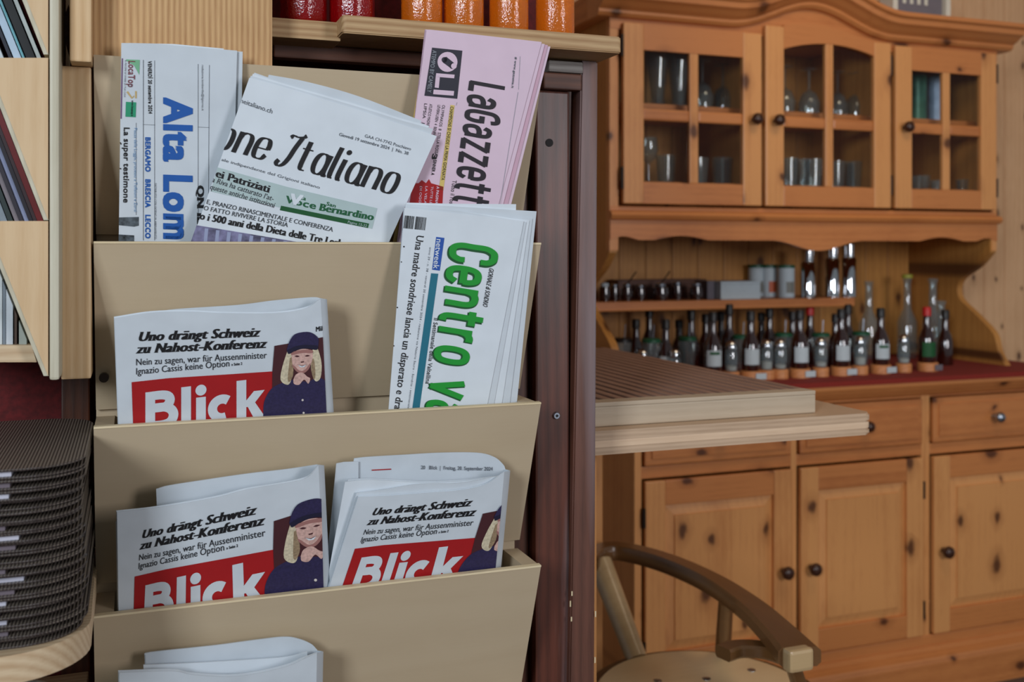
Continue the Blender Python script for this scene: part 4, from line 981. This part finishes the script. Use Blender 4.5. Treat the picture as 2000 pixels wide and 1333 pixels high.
pg.poly('tint_band', [[(425, 327), (560, 365), (737, 407), (727, 447), (540, 404), (412, 374)]], M_gband, n2, .0003)
pg.poly('green_bar', [strip(549, 402, 721, 437, 9)], M_dgreen, n2, .0005)
pg.text('print', [('Voce', (556, 395), (616, 409), upv(13), {'bold': .03}), ('Bernardino', (622, 411), (729, 431), upv(14), {'bold': .04, 'serif': .02})], simple('bottle green ink', (24, 92, 56), .6), n2, .0006)
pg.text('print', [('La', (586, 389), (597, 392), upv(7), BD), ('San', (637, 401), (655, 406), upv(7), BD)], simple('bottle green ink', (24, 92, 56), .6), n2, .0006)
pg.text('print', [('V', (563, 398), (588, 402), upv(20), {'bold': .06})], M_paper2, n2, .0009)
pg.text('print', [('Pagine 15-22', (679, 436), (716, 444), upv(5))], M_gband, n2, .0009)
pg.poly('photo_print', [[(383, 440), (480, 456), (600, 476), (560, 500), (360, 500)]], M_photo, n2, .0003)
pg.poly('photo_detail', [[(400+i*22, 446+i*3.5), (407+i*22, 447+i*3.5), (404+i*22, 480), (397+i*22, 480)] for i in range(9)], simple('photo light ink', (150, 158, 190), .6), n2, .0005)

# ---- Gazzetta -------------------------------------------------------
pg = Page(1.207, .23, T1, bulge=lambda x, y: .010*max(0, (x-(1052-.14*max(0, y-80))+45)/45)**2*0)
pg.bulge = None
n3 = news('pink newspaper leaning in the right of the top pocket with tall black vertical title', 920, 480, 1.21)
pg.leaf('page', dens([(833, 60), (840, 58), (950, 70), (1058, 82)], 3), (770, 545), (935, 545), M_pink, n3, 0, .001, 10, .0)
pg.leaf('page', [(834, 62), (960, 74), (1064, 86)], (765, 545), (945, 545), M_pink, n3, -.0016, .0012, 10)
pg.leaf('page', [(834, 64), (960, 76), (1070, 88)], (765, 545), (955, 545), simple('pink newsprint deep', (206, 168, 186), .75), n3, -.0032, .0012, 10)
pg.leaf('page', [(834, 68), (960, 80), (1075, 91)], (765, 545), (962, 545), M_pink, n3, -.0050, .0016, 10)
pg.leaf('insert', [(829, 96), (900, 100)], (760, 520), (900, 520), M_yel, n3, -.0072, .0010, 10)
pg.clip = [(834, 61), (1058, 83), (1030, 300), (975, 480), (775, 480)]
gd = (-.131, 1)
def gp(x, y): return (x, y)
gu = lambda h: (h*.99, h*.13)
pg.text('masthead', [('LaGazzetta', (922, 157), (884, 426), gu(48), {'stroke': dict(thin=.22, thick=.25, slant=.08, gap=.38)})], simple('soft black ink', (36, 32, 40), .6), n3)
pg.poly('logo_ground', [[(844, 93), (903, 99), (893, 193), (829, 187)]], simple('charcoal ink', (44, 44, 56), .6), n3)
circ = lambda cx, cy, r, n=24, s=1.0: [(cx+r*math.cos(2*math.pi*k/n), cy+r*s*math.sin(2*math.pi*k/n)) for k in range(n)]
pg.poly('logo_letters', [circ(874, 121, 19.5), [(852, 143), (888, 146), (887, 153), (851, 150)], [(851, 150), (859, 151), (857, 172), (849, 171)], [(847, 175), (887, 178), (886, 187), (846, 184)]], M_pink, n3, .0006)
pg.poly('logo_slot', [[(868, 112), (872, 111), (888, 124), (884, 132), (880, 133), (865, 122)]+[], circ(868, 117, 5.6, 12), circ(883, 129, 5.6, 12)], simple('charcoal ink', (44, 44, 56), .6), n3, .0008)
pg.poly('logo_dot', [circ(886.5, 129, 5.6, 14)], M_pink, n3, .0010)
pg.text('logo_byline', [('ATEMPO BY CAMELY', (845, 98), (834, 180), gu(8))], M_ink3, n3, .0006)
pg.poly('yellow_strip', [[(880, 205), (888, 206), (866, 372), (857, 371)]], M_yel, n3)
pg.text('print', [('CHAMPIONS SI CHIUDE LA PRIMA GIORNATA', (880, 208), (862, 352), gu(6), BD)], simple('brown ink', (80, 70, 40), .6), n3)
pg.text('print', [('OLYMPIAKOS  8  STELLA ROSSA  1', (864, 205), (848, 310), gu(5.5)), ('LEVERKUSEN  4  BENFICA', (855, 205), (844, 270), gu(5.5)), ('ATLETICO MADRID  2  SPORTING', (839, 203), (828, 280), gu(5.5)), ('LIPSIA  1  M', (829, 202), (822, 258), gu(5.5)),
    ('3', (846, 300), (843, 311), gu(9), BD), ('SINNER A', (847, 312), (842, 342), gu(6), BD), ('Tutto il rosa', (884, 352), (877, 402), gu(8))], M_ink, n3)
pg.text('print', [('# www.gazzetta.it', (1006, 111), (999, 172), gu(4), BD)], M_ink2, n3)
pg.poly('rule', [ln(1016, 110, 1013, 175, .3), ln(1012, 180, 965, 470, .35), ln(893, 200, 891, 206, .3)], M_ink3, n3)
pg.poly('red_flash', [[(824, 352), (832, 358), (838, 350), (842, 358), (866, 365), (864, 400), (800, 400), (806, 358), (818, 358)]], M_red, n3)
pg.text('print', [('A PAGINA', (853, 364), (850, 398), gu(5), BD), ('TUTTE LE', (842, 364), (839, 398), gu(4.5)), ('LA VELA', (831, 364), (828, 398), gu(4.5)), ('DI OGGI', (820, 364), (818, 398), gu(4.5))], M_pink, n3, .0009)

# ---- Centro Valle ---------------------------------------------------
pg = Page(1.199, .185, T2)
n4 = news('white newspaper with big green vertical title, tall one in the second pocket', 890, 810, 1.2)
pg.leaf('page', dens([(790, 408), (798, 407), (900, 418), (1023, 432)], 3), (755, 850), (940, 850), M_paper2, n4, 0, .0009, 10)
for i, (x, y) in enumerate(((1028, 434), (1034, 431), (1040, 427))):
    pg.leaf('page', [(792, 404), (900, 413), (x, y)], (757, 850), (954+i*17, 850), M_paper if i % 2 == 0 else M_paper2, n4, -.0014-.0014*i, .0009, 10)
pg.leaf('page', dens([(792, 399), (880, 403), (1048, 413)], 3), (760, 850), (1003, 850), M_paper, n4, -.0060, .0016, 10)
pg.leaf('page', dens([(794, 396), (880, 398), (1008, 399)], 3), (760, 850), (998, 850), M_paper2, n4, -.0080, .0014, 10)
pg.clip = [(790, 408), (1023, 432), (945, 830), (756, 830)]
cu = lambda h: (h*.987, h*.16)
pg.text('masthead_shadow', [('Centro va', (885, 473), (834, 816), cu(57), {'stroke': dict(thin=.30, thick=.30, slant=0, gap=.42)})], M_dgreen, n4, .0005)
pg.text('masthead', [('Centro va', (887, 471), (836, 814), cu(57), {'stroke': dict(thin=.25, thick=.25, slant=0, gap=.42)})], M_green, n4, .0009)
pg.poly('teal_bar', [[(842, 534), (856, 535), (819, 801), (805, 801)]], M_teal, n4); pg.poly('blue_box', [[(852, 463), (868, 465), (859, 529), (844, 527)]], simple('royal blue ink', (36, 84, 170), .6), n4)
pg.text('print', [('netweek', (853, 467), (846, 525), (11, 1.2), {'bold': .01})], M_paper2, n4, .0008)
pg.text('print', [('Una madre sondriese lancia un disperato e drammatico', (814, 459), (762, 862), cu(14), {'serif': .014}), ('Il Settimanale della Valtellina', (848, 621), (831, 750), cu(8), {'serif': .01}), ('GIORNALE di SONDRIO', (956, 523), (943, 598), cu(9), {'serif': .02, 'bold': .01, 'shear': .2})], M_ink, n4)
pg.text('print', [('anno 29 - n. 38 - venerdì 20 settembre 2024 - redazione via Nazario Sauro - Sondrio - settimanale', (839, 483), (796, 798), cu(3.6))], M_ink2, n4)
bars = []; random.seed(3)
x = 791
while x < 833:
    w_ = random.choice((.6, .9, 1.5))
    if not (810 < x < 812.5): y0 = 421+(x-791)*.1; bars.append([(x, y0), (x+w_, y0), (x+w_-3, y0+25), (x-3, y0+25)])
    x += w_+random.choice((.7, 1.1))
pg.poly('barcode', bars, M_ink, n4)
pg.poly('print', [circ(789, 482, 1.6, 8), circ(784, 512, 1.2, 8), circ(776, 601, 1.5, 8), circ(769, 676, 1.5, 8)], M_ink, n4)

# ---- Blick family ---------------------------------------------------
def blick(pg, root, woman=True):
    su = {'bold': .034, 'serif': .028, 'shear': .32}
    pg.text('headline', [('Uno drängt Schweiz', (268, 667), (506, 658), (0, -18), su), ('zu Nahost-Konferenz', (265, 691), (519, 680), (0, -18), su)], M_ink, root)
    pg.text('subheading', [('Nein zu sagen, war für Aussenminister', (266, 714), (521, 700), (0, -12.5), {'bold': .006}), ('Ignazio Cassis keine Option', (266, 732), (448, 716), (0, -12.5), {'bold': .006}), ('» Seite 2', (452, 715), (473, 713), (0, -5), BD)], simple('dark ink', (36, 38, 44), .6), root)
    pg.poly('masthead_ground', [[(257, 747), (330, 739), (440, 732), (545, 725), (545, 850), (261, 860)]], M_red, root, .0004)
    V, F = [], []
    def quad(*p): o = len(V); V.extend(p); F.append(tuple(range(o, o+len(p))))
    wf = lambda d: 8.6+.8*abs(d.y)
    quad((0, 0), (19, 0), (19, 76), (0, 76))
    ribbon(V, F, [(10, 67.5), (32, 67.5), (44, 64), (48, 56), (44, 47), (34, 43), (10, 43)], wf, True, False, 4)
    ribbon(V, F, [(10, 43), (36, 43), (50, 37), (55, 26), (50, 14), (36, 8.6), (10, 8.6)], wf, True, False, 4)
    quad((70, 0), (89, 0), (89, 78), (70, 78)); quad((99, 0), (118, 0), (118, 54), (99, 54)); quad(*circ(108.5, 68, 10.8))
    ribbon(V, F, [(150+19*math.cos(math.radians(t)), 27+18.5*math.sin(math.radians(t))) for t in range(52, 312, 20)], lambda d: 9, True, False, 2)
    quad((178, 0), (197, 0), (197, 78), (178, 78)); quad((196, 24), (196, 36), (212, 54), (233, 54), (208, 24)); quad((197, 30), (210, 38), (234, 0), (212, 0))
    pg.put('masthead', [(284+x+.0*y, 842-y*.985-x*.115) for x, y in V], F, M_paper, root, .0007)
    ph = pg.poly('photo_print', [[(536, 676), (590, 667), (640, 657), (646, 860), (530, 860), (532, 724)]], M_brownp, root, .0009)
    def pp(name, polys, m, off): pg.poly(name, polys, m, ph, off)
    sm = lambda pts: dens(pts+[pts[0]], 4)[:-1]
    pp('jacket', [sm([(514, 815), (516, 785), (530, 760), (552, 748), (575, 742), (600, 746), (622, 738), (640, 752), (646, 800), (646, 850), (512, 850)])], M_navy, .0011)
    pp('hair', [sm([(562, 684), (570, 678), (572, 715), (568, 745), (560, 752), (548, 742), (552, 715)]), sm([(612, 676), (620, 680), (628, 710), (626, 738), (616, 745), (608, 725), (608, 700)])], M_hair, .0013)
    pp('face', [sm([(569, 690), (590, 682), (609, 686), (610, 702), (604, 718), (594, 728), (582, 727), (572, 714)])], M_skin, .0015)
    pp('hair_shadow', [sm([(566, 700), (571, 700), (573, 730), (566, 746), (562, 740)]), sm([(608, 704), (613, 702), (616, 730), (613, 742), (608, 724)])], simple('printed hair shadow', (150, 128, 100), .6, noise=.3, nscale=400), .0014)
    pp('face_shadow', [sm([(570, 712), (576, 716), (586, 725), (596, 722), (606, 710), (604, 720), (594, 729), (582, 728), (573, 719)]), sm([(569, 688), (590, 684), (609, 684), (610, 690), (590, 690), (570, 694)])], simple('printed skin shadow', (160, 112, 106), .6), .00155)
    pp('hand', [sm([(573, 742), (578, 732), (590, 728), (600, 736), (606, 740), (602, 750), (594, 742), (584, 752), (574, 750)])], M_skin, .0016)
    pp('mouth', [[(582, 713), (590, 716), (598, 712.5), (594, 717.5), (587, 718)]], M_paper2, .0018)
    pp('features', [sm([(575, 696), (580, 694.5), (585, 696.5), (580, 698)]), sm([(595, 696), (600, 693.8), (605, 695), (600, 697)]), [(580, 712), (590, 714.8), (600, 711.5), (590, 716)], [(587, 707), (594, 706), (593, 708.5), (588, 709)]], M_brownp, .0019)
    pp('peaked_cap', [sm([(560, 684), (565, 668), (575, 654), (592, 649), (608, 650), (621, 660), (622, 672), (618, 683), (600, 680), (580, 683), (564, 691)])], M_navy, .0017)
    pp('cap_peak', [sm([(561, 684), (580, 676), (600, 674), (620, 676), (618, 684), (600, 681), (580, 684), (564, 692)])], M_navy2, .0020)
    pp('jacket_buttons', [circ(591, 782, 2.2, 8), circ(593, 807, 2.2, 8)], M_salt, .0015)
    pg.text('print', [('Mil', (617, 648), (630, 646), (0, -9), BD)], M_ink, root, .0006)

def folded(name_label, px, py, zt, fronttop, bl, br, backtop, bbl, bbr, gapd, H, clip, inner=2, a=1.188, b=.30, extra=None):
    pg = Page(a, b, zt, clip=clip, H=H)
    r = news(name_label, px, py, a)
    pg.leaf('front_sheet', dens(fronttop), bl, br, M_paper, r, 0, .0012)
    for k in range(inner):
        d = 1.6*(k+1)
        pg.leaf('inner_sheet', dens([(x-(.5*d if x < 500 else 0), y-d*.9*(1 if i < len(fronttop)-1 else .2)) for i, (x, y) in enumerate(fronttop)]), (bl[0]-d*.6, bl[1]), (br[0]-2, br[1]), M_paper2, r, -.0017*(k+1), .0011)
    pg.leaf('back_sheet', dens(backtop), bbl, bbr, M_paper, r, -gapd, .0022)
    # the fold joining front and back at the right
    R = []; ft, bt = fronttop[-1], backtop[-1]
    vs, fs = [], []; ro = 8; seg = 8
    for i in range(ro+1):
        f = i/ro
        p = pg.m((ft[0]+(br[0]-ft[0])*f, ft[1]+(br[1]-ft[1])*f), 0); q = pg.m((bt[0]+(bbr[0]-bt[0])*f, bt[1]+(bbr[1]-bt[1])*f), -gapd)
        for k in range(seg+1):
            t = k/seg; c = p.lerp(q, t); c = c+Vector((.007*math.sin(math.pi*t), 0, -.001*math.sin(math.pi*t))); vs.append(c)
    for i in range(ro):
        for k in range(seg): a_ = i*(seg+1)+k; fs.append((a_, a_+1, a_+seg+2, a_+seg+1))
    N_ = len(vs); vs += [v-Vector((.0012, 0, 0)) for v in vs]
    fs += [tuple(q+N_ for q in f) for f in fs]
    for k in range(seg): fs.append((k, k+N_, k+1+N_, k+1))
    mesh('fold', vs, fs, M_paper, r, True)
    return pg, r
pg, n5 = folded('tabloid with red masthead standing alone at left in the second pocket', 430, 830, T2,
    [(224, 622), (296, 611), (368, 609), (440, 612), (536, 612), (596, 603), (626, 584)], (233, 860), (641, 836),
    [(300, 611), (344, 604), (464, 596), (536, 587), (608, 581), (627, 583)], (310, 860), (643, 834), .020, None, [(224, 616), (627, 580), (640, 852), (233, 852)])
blick(pg, n5)
src = [(536, 676), (532.4, 725.6), (257, 747), (268, 667)]
Hb = homography(src, [(534.8, 1018.6), (534, 1074), (263, 1127), (275.6, 1053)])
pg, n6 = folded('tabloid with red masthead in the left half of the third pocket', 430, 1190, T3,
    [(228.6, 1001), (309, 992), (420, 973), (482, 957), (560, 944), (601, 933), (622, 909)], (232, 1228), (634, 1182),
    [(305, 956), (330, 949), (400, 938), (482, 926), (560, 917), (620, 908)], (315, 1226), (636, 1180), .022, Hb, [(228, 1000), (626, 900), (633, 1195), (232, 1222)])
blick(pg, n6)
pg.leaf('inner_sheet', [(226, 1020), (300, 1012)], (230, 1226), (300, 1220), M_paper2, n6, -.006, .001)
Hc = homography(src, [(943, 1004), (928.5, 1050.9), (693.2, 1072.5), (724.4, 1007.7)])
pg, n7 = folded('thick folded tabloid with red masthead in the right half of the third pocket', 800, 1140, T3,
    [(700, 971), (760, 969), (836, 963), (900, 958), (950, 946), (985, 922)], (634, 1176), (965, 1142),
    [(692, 896), (720, 893), (788, 889), (860, 885), (932, 885), (965, 893), (983, 908), (987, 917)], (640, 1176), (966, 1138), .030, Hc, [(700, 968), (986, 925), (966, 1132), (634, 1168)], 1)
blick(pg, n7)
for i, (x0, y0, o_) in enumerate(((697, 963, .004), (674, 942, .008), (680, 937, .012))):
    pg.leaf('inner_sheet', dens([(x0, y0), (x0+50, y0-6+i*2), (820, 946-i*3), (900, 944-i*3), (975, 930)]), (632, 1176), (955, 1142), M_paper2 if i % 2 else M_paper, n7, -o_, .0016)
pg.leaf('inner_sheet', [(657, 906), (672, 903), (700, 902)], (631, 1176), (700, 1170), M_paper, n7, -.026, .0016)
pb = Page(1.188, .30, T3)
pb.text('page_heading', [('20   Blick  |  Freitag, 20. September 2024', (822, 917), (962, 920), (.5, -7), {'bold': .01})], M_ink2, n7, -.0288)
pb.poly('page_heading_rule', [[(726, 918), (764, 916), (764, 918), (726, 920)]], M_red, n7, -.0290)
pg, n8 = folded('folded newspaper with blank upper edge at the bottom of the picture', 420, 1345, T4,
    [(233, 1315), (335, 1312), (376, 1319), (445, 1323), (500, 1317), (560, 1303), (590, 1290), (619, 1276)], (236, 1560), (615, 1500),
    [(284, 1281), (294, 1275), (417, 1262), (500, 1251), (555, 1245), (584, 1249), (608, 1259), (620, 1271)], (290, 1560), (616, 1500), .034, None, None, 3, 1.188, .30)
pg.leaf('inner_sheet', dens([(280, 1300), (380, 1296), (480, 1290), (560, 1284), (600, 1274)]), (290, 1560), (610, 1500), M_paper2, n8, -.022, .002)
# holder's lowest pocket floor is below the frame; papers there rest on it

# ================================================================== MAGAZINE RACK at the left edge
mg = thing('magazine_rack', 'pale plywood magazine rack seen from its side at the left edge', 'magazine rack', (-.1, 1.2, zr(-.14)))
YG = 1.13
def q(px, py, Y=YG): v = P(px, py, Y); return (v.x, v.z)
for (ya, yb) in ((-205, 106), (113, 430), (432, 735)):
    prism('gusset', [q(-28, ya), q(94, ya), q(94, yb)], YG, YG+.008, M_ply, mg)
    w_ = 11
    prism('sloping_board', [q(-28-w_, ya-4), q(-28, ya-4), q(95, yb), q(95-w_*.9, yb)], YG+.001, YG+.195, M_edge, mg)
    if yb < 700: prism('pocket_floor', [q(-90, yb+14), q(93, yb+14), q(93, yb+4), q(-90, yb+4)], YG+.009, YG+.195, M_ply, mg)
box('back_board', PX(95, YG)+.0005, PX(116, YG), YG, YG+.195, zr(-.1310), zr(.5), M_edge, mg, .003)
box('side_post', PX(119, 1.178), PX(178, 1.178), 1.178, 1.235, q(150, 741, 1.178)[1], zr(.1955), M_pine, mg, .002)
prism('bottom_shelf', [q(-200, 712), q(68, 712), q(58, 678), q(-200, 678)], YG+.02, YG+.19, M_table, mg)
prism('bracket', [(PX(119, 1.22), zr(.245)), (PX(134, 1.22), zr(.27)), (PX(134, 1.22), zr(.215))], 1.22, 1.238, M_darkx, mg)
mags = [ # x at top of band, thickness px, colour, description ; tier region (y0,y1)
 (0, -3, 9, (190, 200, 205), 'pale grey magazine, first from the left in the top tier'), (0, 16, 7, (40, 44, 56), 'black-spined magazine in the top tier'), (0, 26, 15, (170, 190, 208), 'wide pale blue magazine in the top tier'),
 (0, 43, 5, (110, 170, 180), 'thin turquoise magazine in the top tier'), (0, 51, 18, (26, 28, 30), 'thick black magazine in the top tier'), (0, 72, 8, (196, 204, 202), 'white magazine leaning on the sloping board in the top tier'), (0, -20, 13, (150, 170, 165), 'green-grey magazine at the frame edge in the top tier'),
 (1, 71, 12, (110, 24, 26), 'dark red magazine at the right of the middle tier'), (1, 63, 7, (60, 42, 46), 'brown magazine in the middle tier'), (1, 54, 8, (36, 30, 38), 'black magazine in the middle tier'), (1, 44, 9, (132, 140, 170), 'blue-grey magazine in the middle tier'),
 (1, 35, 8, (44, 40, 50), 'dark violet magazine in the middle tier'), (1, 25, 9, (120, 112, 118), 'grey magazine in the middle tier'), (1, 12, 10, (40, 52, 52), 'dark green magazine in the middle tier'), (1, -4, 14, (124, 136, 146), 'pale photo-covered magazine in the middle tier'), (1, -20, 12, (50, 50, 54), 'near-black magazine at the frame edge in the middle tier'),
]
for tier, x1, wpx, col, lb in mags:
    yb = 112 if tier == 0 else 431; sl = 2.58 if tier else 2.45
    # bands run parallel to the sloping board, from bottom right to upper left
    bx = 30+x1*.62 if tier == 0 else x1
    bx = x1
    hgt = 330
    pts = [q(bx, yb+8), q(bx+wpx, yb+8), q(bx+wpx-hgt/sl, yb+8-hgt), q(bx-hgt/sl, yb+8-hgt)]
    pts = [q(bx, yb+2), q(bx+wpx, yb+2), q(bx+wpx-hgt/sl, yb+2-hgt), q(bx-hgt/sl, yb+2-hgt)]
    m_ = simple('magazine colour %d %d %d' % col, col, .35, noise=.15, nscale=40)
    if tier == 0: pts = [q(bx, yb+2), q(bx+wpx, yb+2), q(bx+wpx-hgt/sl, yb+2-hgt), q(bx-hgt/sl, yb+2-hgt)]
    o = prism('magazine', pts, YG+.012+random.random()*.01, YG+.190, m_)
    setp(o, lb, 'magazine', 'magazines in the side rack')
for x0, x1, col, lb in ((-14, 4, (205, 212, 214), 'white magazine at the frame edge in the lowest tier'), (5, 11, (120, 130, 140), 'thin grey magazine in the lowest tier'), (12, 25, (206, 214, 222), 'bright white magazine in the lowest tier'), (28, 33, (80, 62, 52), 'thin brown magazine in the lowest tier'), (37, 52, (160, 168, 160), 'grey-green magazine at the right of the lowest tier')):
    ty = lambda x: 432+(x+40)*2.463+5
    pts = [q(x0, 676, 1.16), q(x1, 676, 1.16), q(x1, min(ty(x1), 672), 1.16), q(x0, min(ty(x0), 670), 1.16)]
    setp(prism('magazine', pts, 1.16, 1.32, simple('magazine colour %d %d %d' % col, col, .4, noise=.12, nscale=40)), lb, 'magazine', 'magazines in the side rack')

# ================================================================== STACK OF MENU FOLDERS
def woven():
    m, nt, b = nodes('woven cover'); N, L = nt.nodes, nt.links
    tc = N.new('ShaderNodeTexCoord'); wv = N.new('ShaderNodeTexWave'); wv.bands_direction = 'X'; wv.inputs['Scale'].default_value = 105; wv.inputs['Distortion'].default_value = .4
    ck = N.new('ShaderNodeTexChecker'); ck.inputs['Scale'].default_value = 380
    L.new(tc.outputs['Object'], wv.inputs['Vector']); L.new(tc.outputs['Object'], ck.inputs['Vector'])
    mx = N.new('ShaderNodeMix'); mx.data_type = 'RGBA'; mx.inputs[6].default_value = rgb((54, 45, 42)); mx.inputs[7].default_value = rgb((158, 146, 132)); L.new(wv.outputs['Fac'], mx.inputs[0])
    m2 = N.new('ShaderNodeMix'); m2.data_type = 'RGBA'; m2.blend_type = 'MULTIPLY'; m2.inputs[0].default_value = .5; L.new(mx.outputs[2], m2.inputs[6]); L.new(ck.outputs['Color'], m2.inputs[7])
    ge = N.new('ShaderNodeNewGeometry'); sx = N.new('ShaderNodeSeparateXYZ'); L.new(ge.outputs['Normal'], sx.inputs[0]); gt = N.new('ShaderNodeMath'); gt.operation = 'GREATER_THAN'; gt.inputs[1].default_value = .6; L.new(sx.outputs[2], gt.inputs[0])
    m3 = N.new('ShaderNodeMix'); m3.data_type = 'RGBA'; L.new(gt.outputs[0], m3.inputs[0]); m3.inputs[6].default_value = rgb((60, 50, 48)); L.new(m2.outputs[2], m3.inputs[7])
    L.new(m3.outputs[2], b.inputs['Base Color']); b.inputs['Roughness'].default_value = .38
    bp = N.new('ShaderNodeBump'); bp.inputs['Strength'].default_value = .5; bp.inputs['Distance'].default_value = .001; L.new(wv.outputs['Fac'], bp.inputs['Height']); L.new(bp.outputs[0], b.inputs['Normal'])
    return m
M_mat = woven()
ZSH = zr(-.3555)
sh = thing('corner_shelf', 'pale pine shelf with rounded corner under the stack of dark folders', 'shelf', (-.3, 1.15, ZSH-.03))
prismz('shelf_board', rrect(-.75, -.038, .995, 1.33, .075, 10, (0, 1, 0, 0)), ZSH-.026, ZSH-.0003, M_table, sh, .003)
nst = 17; hh = (.1605)/nst
for i in range(nst):
    z0 = ZSH+i*hh; dx = random.uniform(-.003, .003); dy = random.uniform(-.004, .004); xr = -.043+dx; y0 = 1.008+dy
    od = ['second', 'third', 'fourth', 'fifth', 'sixth', 'seventh', 'eighth', 'ninth', 'tenth']
    lb = 'topmost dark woven folder of the stack, its whole cover showing' if i == nst-1 else 'lowest dark woven folder of the stack, lying on the corner shelf' if i == 0 else 'dark woven folder, %s from the %s of the stack' % ((od[i-1], 'bottom') if i < 10 else (od[nst-2-i], 'top'))
    t = thing('menu_folder', lb, 'folder', (xr-.2, 1.14, z0), 'dark woven folders stacked on the corner shelf'); k9 = i % 3 == 0 or i == nst-1
    prismz('cover', rrect(xr-.42, xr, y0, y0+.29, .05, 8, (0, 1, 1, 0)), z0+.0003, z0+.0021, M_mat, t, .001)
    prismz('cover', rrect(xr-.42, xr, y0, y0+.29, .05, 8, (0, 1, 1, 0)), z0+hh-.0022, z0+hh-.0003, M_mat, t, .001)
    xe = xr-.05-random.random()*.02
    box('leaves', xe-.36, xe, y0+.004, y0+.27, z0+.0023, z0+hh-.0024, simple('page leaves', (190, 190, 204), .4) if i % 2 == 0 or i == nst-1 else simple('dark page leaves', (110, 100, 108), .4), t, 0)
t = thing('lower_shelf', 'pale pine shelf low under the corner shelf', 'shelf', (-.3, 1.15, zr(-.53)))
box('shelf_board', -.75, -.05, .98, 1.33, zr(-.53), zr(-.505), M_table, t)
setp(lathe('drinking_glass', [(0, 0), (.026, 0), (.032, .09), (.0295, .09), (.0245, .004), (0, .004)], (P(30, 1320, 1.06).x, 1.06, zr(-.5048)), M_glass, None, 24), 'drinking glass under the corner shelf, only its rim showing', 'glass')
